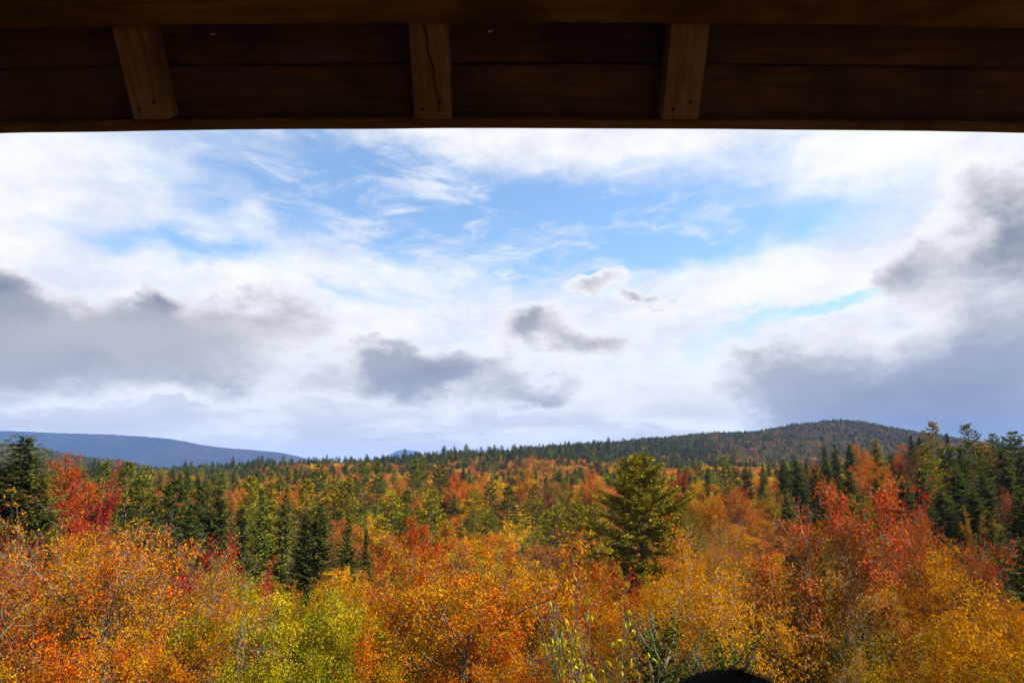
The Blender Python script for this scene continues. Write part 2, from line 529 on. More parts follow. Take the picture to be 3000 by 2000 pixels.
def broadleaf(seed, H=11.0, W=8.0, n=(9, 6, 5, 3), ang=(38, 40, 45, 45), ratio=(0.50, 0.50, 0.48, 0.5), f0=(0.35, 0.25, 0.2, 0.2),
              up=(0.02, 0.10, 0.06, 0.03), wob=(0.05, 0.12, 0.16, 0.2), r0=0.14, leaves=24000, size=0.10, aspect=0.62, sig=0.12,
              bare=0.1, bare_top=0.0, droop=0.0, grad=0.0, stems=1, lean=0.0, clump=0.6, tuft=1):
    rd = random.Random(seed); rg = np.random.default_rng(seed)
    polys, twigs = [], []
    maxlev = len(n)
    seg = (9, 6, 5, 4, 3)

    def br(p, d, L, r, lev, cid):
        k = seg[lev] if lev < maxlev else 3
        pts = [p.copy()]; dd = d.copy()
        for i in range(k):
            w = wob[min(lev, 3)]
            dd = dd + Vector((rd.gauss(0, w), rd.gauss(0, w), rd.gauss(0, w) + up[min(lev, 3)]))
            dd.normalize()
            p = p + dd * (L / k)
            pts.append(p)
        tip = 0.30 if lev == 0 else 0.25
        rad = [max(r * (1 + (tip - 1) * i / k), 0.0065 if lev < 3 else 0.004) for i in range(k + 1)]
        polys.append((pts, rad, min(lev, 4)))
        if lev >= maxlev - 1:
            twigs.append((pts, cid))
        if lev < maxlev:
            g = rd.uniform(0, 6.28)
            for c in range(n[lev]):
                f = f0[lev] + (1 - f0[lev]) * (c + rd.random() * 0.8) / n[lev]
                q = f * k; i0 = min(int(q), k - 1); t = q - i0
                o = pts[i0].lerp(pts[i0 + 1], t)
                ax = (pts[i0 + 1] - pts[i0]).normalized()
                g += 2.399 + rd.uniform(-0.5, 0.5)
                perp = ax.orthogonal().normalized()
                perp.rotate(Quaternion(ax, g))
                an = R(ang[lev]) * rd.uniform(0.7, 1.25)
                nd = ax * math.cos(an) + perp * math.sin(an)
                ln = L * ratio[lev] * rd.uniform(0.7, 1.2) * ((1.25 - 0.65 * f) if lev == 0 else (1.15 - 0.35 * f))
                rr = rad[i0] * (0.62 if lev == 0 else 0.6)
                br(o, nd, ln, rr, lev + 1, cid if lev >= 2 else rd.random())

    for s in range(stems):
        d = Vector((rd.gauss(0, 0.05) + lean, rd.gauss(0, 0.05), 1))
        if stems > 1:
            g = s / stems * 6.28 + rd.random()
            d = Vector((math.cos(g) * 0.22, math.sin(g) * 0.22, 1))
        br(Vector((rd.gauss(0, .12) * (stems > 1), rd.gauss(0, .12) * (stems > 1), -0.4)), d.normalized(), H * rd.uniform(0.8, 1.0) * 0.8, r0 * (1.0 if stems == 1 else 0.75), 0, rd.random())
    allp = np.array([p for pts, c in twigs for p in pts])
    top = np.percentile(allp[:, 2], 99.8)
    wid = np.percentile(np.abs(allp[:, :2]), 96) * 2
    sz, sx = H / top, W / wid
    M = np.array([sx, sx, sz])
    polys = [([np.array(p) * M for p in pts], rad, lev) for pts, rad, lev in polys]
    trunk = tubes(polys)
    # leaves along the twigs
    a = np.concatenate([np.array(pts[:-1]) for pts, c in twigs]) * M
    b = np.concatenate([np.array(pts[1:]) for pts, c in twigs]) * M
    cid = np.concatenate([np.full(len(pts) - 1, c) for pts, c in twigs])
    tw = np.concatenate([np.full(len(pts) - 1, rg.random()) for pts, c in twigs])
    h = (a[:, 2] / H)
    wgt = np.linalg.norm(b - a, axis=1) * (0.25 + 0.75 * rg.random(len(a)))
    wgt *= (tw > bare) * np.clip(1.0 - bare_top * smooth01((h - 0.72) / 0.25) * (rg.random(len(a)) > 0.12), 0.0, 1)
    wgt /= wgt.sum()
    k = rg.choice(len(a), leaves // tuft, p=wgt)
    k = np.repeat(k, tuft)
    t = np.repeat(rg.random((leaves // tuft, 1)), tuft, 0)
    P = a[k] * (1 - t) + b[k] * t + np.repeat(rg.normal(0, sig, (leaves // tuft, 3)), tuft, 0) * (1, 1, 0.8)
    nl = len(P)
    A = rg.normal(0, 1, (nl, 3)); A[:, 2] = A[:, 2] * 0.6 - droop - 0.25
    out = P - np.array([P[:, 0].mean(), P[:, 1].mean(), H * 0.50])
    N = rg.normal(0, 0.55, (nl, 3)) + unit(out) * 0.85; N[:, 2] += 0.45
    L = size * rg.uniform(0.5, 1.45, nl)
    V, Fq = diamonds(P, A, N, L, L * aspect)
    crown = np_mesh('crown', V, Fq)
    hh = P[:, 2] / H
    rad = np.hypot(P[:, 0], P[:, 1]) / (W * 0.5)
    mixv = 0.5 + (cid[k] - 0.5) * clump * 1.6 + rg.normal(0, 0.16, nl)
    if grad:
        mixv = mixv * 0.5 + 0.25 + grad * (0.84 - hh - 0.10 * rad) * 2.6
    face_attr(crown, 'leaf_mix', np.clip(mixv, 0, 1))
    face_attr(crown, 'leaf_val', rg.random(nl))
    return trunk, crown, H


def conifer_mesh(P, A, N, L, W, seed, mixv):
    rg = np.random.default_rng(seed)
    V, Fq = diamonds(P, A, N, L, W)
    crown = np_mesh('crown', V, Fq)
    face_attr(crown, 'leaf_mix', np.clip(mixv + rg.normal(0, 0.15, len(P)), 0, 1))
    face_attr(crown, 'leaf_val', rg.random(len(P)))
    return crown


def spruce(seed, H=20.0, W=6.0, base=0.08, per=7, step=0.36, spray=0.50, dens=1.0, power=0.70, lopside=0.12, miss=0.0):
    rg = np.random.default_rng(seed)
    PP, AA, NN, LL, WW, MX = [], [], [], [], [], []
    polys = [([np.array([0, 0, -0.5 + (H + 0.3) * t]) + np.array([math.sin(t * 5 + seed), math.cos(t * 4 + seed), 0]) * 0.06 for t in np.linspace(0, 1, 8)],
              [0.012 * H * (1 - 0.94 * t) + 0.01 for t in np.linspace(0, 1, 8)], 1)]
    z = base * H
    lop = rg.uniform(0, 6.28)
    while z < H * 0.992:
        h = z / H
        for b in range(per):
            th = rg.uniform(0, 6.28)
            env = W * 0.5 * max(1 - (h - base) / (1 - base), 0.0) ** power + 0.10
            L = env * rg.uniform(0.62, 1.12) * (1 + lopside * math.cos(th - lop)) * (1.25 if rg.random() < 0.08 else 1)
            if rg.random() < miss: continue
            el = R(-16 + 52 * h ** 1.4 + rg.normal(0, 6))
            d = np.array([math.cos(th), math.sin(th), 0.0])
            m = max(int(L / 0.30 * dens), 2)
            s = np.linspace(0.14, 1.0, m)
            zz = np.sin(el) * L * s - 0.10 * L * np.sin(s * math.pi) + 0.12 * L * s ** 3
            pts = d[None] * (L * s * math.cos(el))[:, None] + np.array([0, 0, z + rg.uniform(-0.2, 0.2)])[None] + np.stack([0 * s, 0 * s, zz], 1)
            if L > 0.9 and rg.random() < 0.7:
                polys.append(([np.array([0, 0, pts[0][2] - 0.05]), pts[m // 2], pts[-1]], [0.03, 0.018, 0.006], 4))
            side = np.array([-d[1], d[0], 0.0])
            for sg in (-1, 1, 0):
                jit = rg.normal(0, 0.22, (m, 3))
                ax = d[None] * (0.75 if sg else 1.0) + side[None] * sg * 0.85 + jit + np.array([0, 0, -0.12 if sg else 0.25])[None]
                nm = np.array([0, 0, 1.0])[None] + rg.normal(0, 0.45, (m, 3)) + d[None] * 0.25
                ln = spray * (1.15 - 0.55 * s) * rg.uniform(0.7, 1.25, m) * (0.5 + 0.5 * min(L, 2.0) / 2.0)
                if sg: ln = ln * 1.25
                PP.append(pts + rg.normal(0, 0.05, (m, 3))); AA.append(ax); NN.append(nm); LL.append(ln); WW.append(ln * rg.uniform(0.34, 0.5, m))
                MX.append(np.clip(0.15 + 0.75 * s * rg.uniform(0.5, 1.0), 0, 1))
        z += step * rg.uniform(0.75, 1.25) * (0.55 + 0.6 * (1 - h))
    # leader
    P = np.concatenate(PP); A = np.concatenate(AA); N = np.concatenate(NN); L = np.concatenate(LL); Wd = np.concatenate(WW); mx = np.concatenate(MX)
    return tubes(polys), conifer_mesh(P, A, N, L, Wd, seed, mx), H


def pine(seed, H=22.0, W=9.0, base=0.2, step=0.95, per=5, crooked=0.0, tuft=0.42, narrow_top=1.0, flat=0.0, dens=1.4):
    rg = np.random.default_rng(seed)
    PP, AA, NN, LL, MX = [], [], [], [], []
    ts = np.linspace(0, 1, 12)
    wob = np.stack([np.sin(ts * 4.5 + seed) * crooked * ts, np.cos(ts * 3.3 + seed) * crooked * ts, ts * (H + 0.5) - 0.5], 1)
    polys = [(list(wob), [0.011 * H * (1 - 0.93 * t) + 0.015 for t in ts], 0)]
    z = base * H
    while z < H * 0.985:
        h = z / H
        tx = np.interp(z, wob[:, 2], wob[:, 0]); ty = np.interp(z, wob[:, 2], wob[:, 1])
        g = rg.uniform(0, 6.28)
        for b in range(per):
            th = g + b * 6.283 / per + rg.normal(0, 0.3)
            u = (h - base) / (1 - base)
            prof = (math.sin(min(u * 1.5 + 0.42, 1.57)) * (1 - u ** 2.2) ** narrow_top) if flat == 0 else (1 - u ** 3) * 0.9
            L = W * 0.5 * (prof + 0.06) * rg.uniform(0.30, 1.20)
            if L < 0.25: L = 0.25
            el = R(-4 + 42 * u ** 2 + rg.normal(0, 11))
            d = np.array([math.cos(th), math.sin(th), 0.0]); side = np.array([-d[1], d[0], 0.0])
            m = 8
            s = np.linspace(0, 1, m)
            zz = np.sin(el) * L * s - 0.07 * L * np.sin(s * math.pi) + 0.16 * L * s ** 3
            pts = np.array([tx, ty, z])[None] + d[None] * (L * s * math.cos(el))[:, None] + np.stack([0 * s, 0 * s, zz], 1) + side[None] * (np.sin(s * 3 + th) * 0.08 * L)[:, None]
            polys.append((list(pts[::2]) + [pts[-1]], list(np.linspace(0.012 + 0.012 * L, 0.008, 5)), 3))
            nb = max(int(L * 3.4 * dens), 3)
            for _ in range(nb):
                q = rg.uniform(0.28, 1.0)
                i0 = min(int(q * (m - 1)), m - 2); t = q * (m - 1) - i0
                o = pts[i0] * (1 - t) + pts[i0 + 1] * t
                sg = rg.choice((-1, 1)); bl = (0.18 + 0.30 * L * (1.12 - q)) * rg.uniform(0.4, 1.1)
                bd = unit(d * 0.8 + side * sg * rg.uniform(0.3, 1.1) + np.array([0, 0, rg.uniform(-0.05, 0.4)]))
                ng = max(int(bl / 0.16), 2)
                for j in range(ng):
                    c = o + bd * bl * (j + 0.6) / ng + rg.normal(0, 0.05, 3)
                    k = 3
                    ax = bd[None] * 0.75 + rg.normal(0, 0.6, (k, 3)) + np.array([0, 0, 0.55])[None]
                    PP.append(np.repeat(c[None], k, 0)); AA.append(ax); NN.append(rg.normal(0, 1, (k, 3)) + np.array([0, 0, 0.5])[None])
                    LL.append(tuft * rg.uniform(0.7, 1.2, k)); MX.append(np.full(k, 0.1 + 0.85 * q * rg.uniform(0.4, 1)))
        z += step * rg.uniform(0.35, 1.6) * (0.45 + 0.7 * (1 - h))
    P = np.concatenate(PP); A = np.concatenate(AA); N = np.concatenate(NN); L = np.concatenate(LL); mx = np.concatenate(MX)
    return tubes(polys), conifer_mesh(P, A, N, L, L * 0.36, seed, mx), H


# colours of leaves (albedo, linear): main and second
PAL = {
    'orange': ((0.4524, 0.1001, 0.0017), (0.3219, 0.1696, 0.0026)),
    'rust': ((0.2665, 0.0559, 0.0035), (0.3226, 0.1119, 0.0043)),
    'fire': ((0.4872, 0.0679, 0.0017), (0.4002, 0.1436, 0.0026)),
    'gold': ((0.4089, 0.1392, 0.0017), (0.4872, 0.2279, 0.0026)),
    'amber': ((0.3393, 0.1087, 0.0026), (0.2697, 0.1783, 0.0035)),
    'yellow': ((0.6138, 0.3534, 0.0056), (0.5022, 0.2697, 0.0047)),
    'lime': ((0.1740, 0.1783, 0.0043), (0.3480, 0.2479, 0.0043)),
    'green': ((0.0631, 0.0855, 0.0035), (0.1683, 0.1316, 0.0035)),
    'red': ((0.3226, 0.0231, 0.0043), (0.3506, 0.0658, 0.0043)),
    'redgreen': ((0.4350, 0.0696, 0.0157), (0.1392, 0.1348, 0.0070)),
    'redorange': ((0.4067, 0.0362, 0.0035), (0.2945, 0.1119, 0.0035)),
    'crimson': ((0.2945, 0.0078, 0.0086), (0.3085, 0.0296, 0.0095)),
    'coral': ((0.4047, 0.0879, 0.0184), (0.3898, 0.1336, 0.0207)),
    'pink': ((0.2945, 0.0626, 0.0238), (0.2525, 0.0855, 0.0259)),
    'brown': ((0.1543, 0.0724, 0.0172), (0.1964, 0.1053, 0.0194)),
    'olive': ((0.1122, 0.0855, 0.0051), (0.1753, 0.1250, 0.0061)),
    'spruce': ((0.0268, 0.0379, 0.0067), (0.0982, 0.1116, 0.0122)),  # second colour puts the olive sunlit edges into the needles
    'dullbrown': ((0.1392, 0.0827, 0.0226), (0.1914, 0.1218, 0.0296)),
    'dullred': ((0.2175, 0.0740, 0.0391), (0.1914, 0.0957, 0.0391)),
    'sallow': ((0.3828, 0.3045, 0.0070), (0.2610, 0.2436, 0.0070)),
    'dullolive': ((0.1044, 0.0974, 0.0157), (0.1653, 0.1436, 0.0209)),
    'pinegreen': ((0.0605, 0.0798, 0.0096), (0.1814, 0.1789, 0.0146)),
    'pineolive': ((0.1247, 0.1229, 0.0081), (0.3534, 0.2807, 0.0097)),
    'hemlock': ((0.0242, 0.0372, 0.0047), (0.0744, 0.0856, 0.0084)),
}
WORD = {'orange': 'orange', 'rust': 'rust', 'fire': 'fiery orange', 'gold': 'golden', 'amber': 'amber', 'yellow': 'bright yellow', 'lime': 'yellow-green', 'green': 'green',
        'red': 'red', 'redgreen': 'red and green', 'redorange': 'red-orange', 'crimson': 'crimson', 'coral': 'coral', 'pink': 'dusky pink', 'brown': 'brown', 'olive': 'olive',
        'spruce': 'dark', 'dullbrown': 'brown', 'sallow': 'yellow', 'dullred': 'dull red', 'dullolive': 'dull olive', 'pinegreen': 'green', 'pineolive': 'olive-gold', 'hemlock': 'dark green'}
PROTO = {}


def proto(key, res, W, m_trunk, m_leaf):
    trunk, crown, H = res
    trunk.materials.append(MATS[m_trunk]); crown.materials.append(MATS[m_leaf])
    co = np.empty(len(crown.vertices) * 3, np.float32); crown.vertices.foreach_get('co', co)
    co = co.reshape(-1, 3); co = co[co[:, 2] > 0.62 * H]
    PROTO[key] = (trunk, crown, H, W, (float(co[:, 0].mean()), float(co[:, 1].mean())))


# near trees: twig by twig, leaf by leaf
proto('bareA', broadleaf(11, 11, 6.5, n=(10, 6, 5, 3), ang=(26, 30, 38, 40), up=(0.02, 0.12, 0.10, 0.06), f0=(0.25, 0.2, 0.2, 0.2), r0=0.17, leaves=36000, size=0.068, sig=0.10, bare=0.30, bare_top=0.75, stems=2, clump=0.7, tuft=4), 6.5, 'bark_grey', 'leaf')
proto('bareB', broadleaf(23, 11, 7.0, n=(11, 6, 5, 3), ang=(30, 32, 38, 42), up=(0.02, 0.11, 0.10, 0.05), f0=(0.28, 0.2, 0.2, 0.2), r0=0.18, leaves=38000, size=0.068, sig=0.11, bare=0.28, bare_top=0.6, stems=1, clump=0.8, tuft=4), 7.0, 'bark_grey', 'leaf')
proto('twiggy', broadleaf(31, 9, 6.5, n=(10, 7, 6, 3), ang=(42, 30, 32, 36), up=(0.0, 0.07, 0.05, 0.03), f0=(0.2, 0.2, 0.2, 0.2), r0=0.12, leaves=9000, size=0.07, sig=0.10, bare=0.5, bare_top=0.8, stems=2, lean=0.2, clump=0.7), 6.5, 'bark_grey', 'leaf')
proto('spread', broadleaf(41, 11, 8.5, n=(11, 7, 5, 3), ang=(42, 38, 42, 45), up=(0.02, 0.09, 0.07, 0.03), f0=(0.3, 0.25, 0.2, 0.2), r0=0.19, leaves=92000, size=0.07, sig=0.14, bare=0.16, bare_top=0.5, clump=0.9, tuft=4), 8.5, 'bark_grey', 'leaf')
proto('dense', broadleaf(53, 10, 7.5, n=(12, 7, 6, 3), ang=(44, 42, 45, 50), up=(0.02, 0.07, 0.05, 0.02), f0=(0.22, 0.2, 0.15, 0.1), r0=0.13, leaves=120000, size=0.07, sig=0.17, bare=0.03, clump=0.6, tuft=4), 7.5, 'bark_dark', 'leaf')
proto('dense2', broadleaf(59, 10, 7.0, n=(12, 7, 6, 3), ang=(38, 40, 45, 50), up=(0.02, 0.09, 0.06, 0.02), f0=(0.22, 0.2, 0.15, 0.1), r0=0.12, leaves=112000, size=0.066, sig=0.16, bare=0.05, clump=0.7, droop=0.4), 7.0, 'bark_dark', 'leaf')
proto('birch', broadleaf(67, 11, 7.5, n=(10, 6, 5, 3), ang=(30, 36, 42, 45), up=(0.02, 0.10, 0.06, 0.02), f0=(0.33, 0.3, 0.2, 0.2), r0=0.15, leaves=100000, size=0.068, sig=0.16, bare=0.10, bare_top=0.2, stems=2, clump=0.6, tuft=4), 7.5, 'bark_pale', 'leaf')
proto('maple', broadleaf(71, 11, 7.0, n=(10, 7, 5, 3), ang=(40, 38, 42, 45), up=(0.02, 0.09, 0.06, 0.02), f0=(0.36, 0.3, 0.2, 0.2), r0=0.19, leaves=92000, size=0.076, sig=0.15, bare=0.10, grad=0.9, stems=2, clump=0.8, tuft=4), 7.0, 'bark_pale', 'leaf')
proto('spire', broadleaf(83, 11, 5.5, n=(12, 7, 5, 3), ang=(22, 26, 34, 40), up=(0.03, 0.16, 0.13, 0.08), f0=(0.2, 0.2, 0.2, 0.2), r0=0.12, leaves=58000, size=0.076, sig=0.12, bare=0.12, grad=0.7, stems=3, clump=0.8, tuft=4), 5.5, 'bark_dark', 'leaf')
proto('beech', broadleaf(97, 7.4, 2.6, n=(12, 6, 5, 2), ang=(34, 36, 40, 40), up=(0.02, 0.10, 0.05, 0.0), f0=(0.35, 0.25, 0.2, 0.2), r0=0.04, leaves=11000, size=0.072, aspect=0.36, sig=0.05, bare=0.2, droop=1.1, stems=3, clump=0.6, tuft=4), 2.6, 'bark_grey', 'leaf')
proto('hemlock', spruce(7, 9, 7.0, 0.05, 9, 0.22, 0.14, 3.6, 0.5), 7.0, 'bark_dark', 'needle')
# middle distance
proto('mapleA', broadleaf(101, 13, 7.5, n=(10, 6, 5), ang=(34, 38, 42), ratio=(0.5, 0.5, 0.5), up=(0.02, 0.12, 0.08, 0), f0=(0.25, 0.2, 0.2), r0=0.15, leaves=10000, size=0.2, sig=0.20, bare=0.08, clump=0.9), 7.5, 'bark_grey', 'leaf')
proto('mapleB', broadleaf(103, 13, 8.5, n=(11, 6, 5), ang=(42, 40, 42), ratio=(0.5, 0.5, 0.5), up=(0.02, 0.10, 0.06, 0), f0=(0.25, 0.2, 0.2), r0=0.15, leaves=11000, size=0.2, sig=0.26, bare=0.05, clump=0.9), 8.5, 'bark_grey', 'leaf')
proto('mapleC', broadleaf(107, 13, 6.0, n=(10, 6, 5), ang=(24, 30, 36), ratio=(0.5, 0.5, 0.5), up=(0.02, 0.16, 0.12, 0), f0=(0.25, 0.2, 0.2), r0=0.14, leaves=7000, size=0.19, sig=0.16, bare=0.22, bare_top=0.3, stems=2, clump=0.9), 6.0, 'bark_grey', 'leaf')
proto('spruceA', spruce(201, 20, 7.4), 7.4, 'bark_dark', 'needle')
proto('spruceB', spruce(203, 20, 8.4, power=0.6), 8.4, 'bark_dark', 'needle')
proto('spruceC', spruce(205, 20, 6.0, power=0.85, base=0.12), 6.0, 'bark_dark', 'needle')
proto('spruceD', spruce(207, 20, 7.0, power=0.55, base=0.18, lopside=0.35, miss=0.3, per=6), 7.0, 'bark_dark', 'needle')
proto('pineA', pine(301, 22, 9.0, 0.18), 9.0, 'bark_dark', 'needle')
proto('pineB', pine(303, 22, 8.0, 0.14, step=0.8, crooked=0.3), 8.0, 'bark_dark', 'needle')
proto('pineC', pine(305, 22, 7.5, 0.30, step=1.1, crooked=0.9, narrow_top=0.7), 7.5, 'bark_dark', 'needle')
proto('pineBig', pine(307, 26, 15.0, 0.06, step=1.0, per=8, crooked=0.25, tuft=0.46, dens=1.7), 15.0, 'bark_dark', 'needle')
KIND = {'bareA': ('maple_tree', 'tree'), 'bareB': ('maple_tree', 'tree'), 'twiggy': ('maple_tree', 'tree'), 'spread': ('maple_tree', 'tree'), 'dense': ('beech_tree', 'tree'), 'dense2': ('birch_tree', 'tree'),
        'birch': ('birch_tree', 'tree'), 'maple': ('maple_tree', 'tree'), 'spire': ('maple_tree', 'tree'), 'beech': ('sapling', 'sapling'), 'hemlock': ('hemlock_tree', 'hemlock'),
        'mapleA': ('maple_tree', 'tree'), 'mapleB': ('maple_tree', 'tree'), 'mapleC': ('maple_tree', 'tree'), 'spruceA': ('spruce_tree', 'spruce'), 'spruceB': ('spruce_tree', 'spruce'), 'spruceC': ('spruce_tree', 'spruce'), 'spruceD': ('spruce_tree', 'spruce'),
        'pineA': ('pine_tree', 'pine'), 'pineB': ('pine_tree', 'pine'), 'pineC': ('pine_tree', 'pine'), 'pineBig': ('pine_tree', 'pine')}
TREES = []          # every single tree: dict for the labels
RD = random.Random(4242)


def plant(key, px, py, D, col, wpx=None, label=None, group=None, rz=None, zone='near', jit=0.10):
    trunk, crown, H0, W0, off = PROTO[key]
    top = at(px, py, D)
    g = gz(top.x, D)
    H = top.z - g
    if H < 2.0:
        return None
    name, cat = KIND[key]
    sz = H / H0
    sx = (wpx / F * D / W0) if wpx else sz * RD.uniform(0.9, 1.15)
    if key[:5] in ('spruc', 'pineA', 'pineB', 'pineC', 'maple') and key != 'maple':
        sx = min(max(sx * 1.25, 0.85 * sz), 2.2 * sz) if key[0] != 'm' else min(max(sx * 1.1, (0.62 if wpx else 0.85) * sz), 1.6 * sz)
    a = RD.uniform(0, 6.28) if rz is None else rz
    # the foot stands where it must for the crown to come to its place
    bx, by = top.x - sx * (off[0] * math.cos(a) - off[1] * math.sin(a)), D - sx * (off[0] * math.sin(a) + off[1] * math.cos(a))
    g = gz(bx, by)
    sz = (top.z - g) / H0
    o = empty(name, (bx, by, g), a)
    o.scale = (sx, sx, sz)
    k = 0.022 if zone != 'near' else 0.006
    o.rotation_euler[0] = RD.gauss(0, k); o.rotation_euler[1] = RD.gauss(0, k)
    ca, cb = PAL[col]
    if jit:
        h = RD.uniform(-jit, jit); v = 1 + RD.uniform(-jit, jit)
        ca = (ca[0] * v, ca[1] * v * (1 + h), ca[2] * v); cb = (cb[0] * v, cb[1] * v * (1 + h), cb[2] * v)
    t = link('trunk', trunk, o)
    c = link('crown', crown, o)
    c['col_a'] = [float(k) for k in ca]; c['col_b'] = [float(k) for k in cb]
    tag(o, label, cat, group)
    TREES.append(dict(o=o, px=px, py=py, D=D, key=key, col=col, H=H, label=label, zone=zone, x=top.x, w=sx * W0, z=g))
    return o


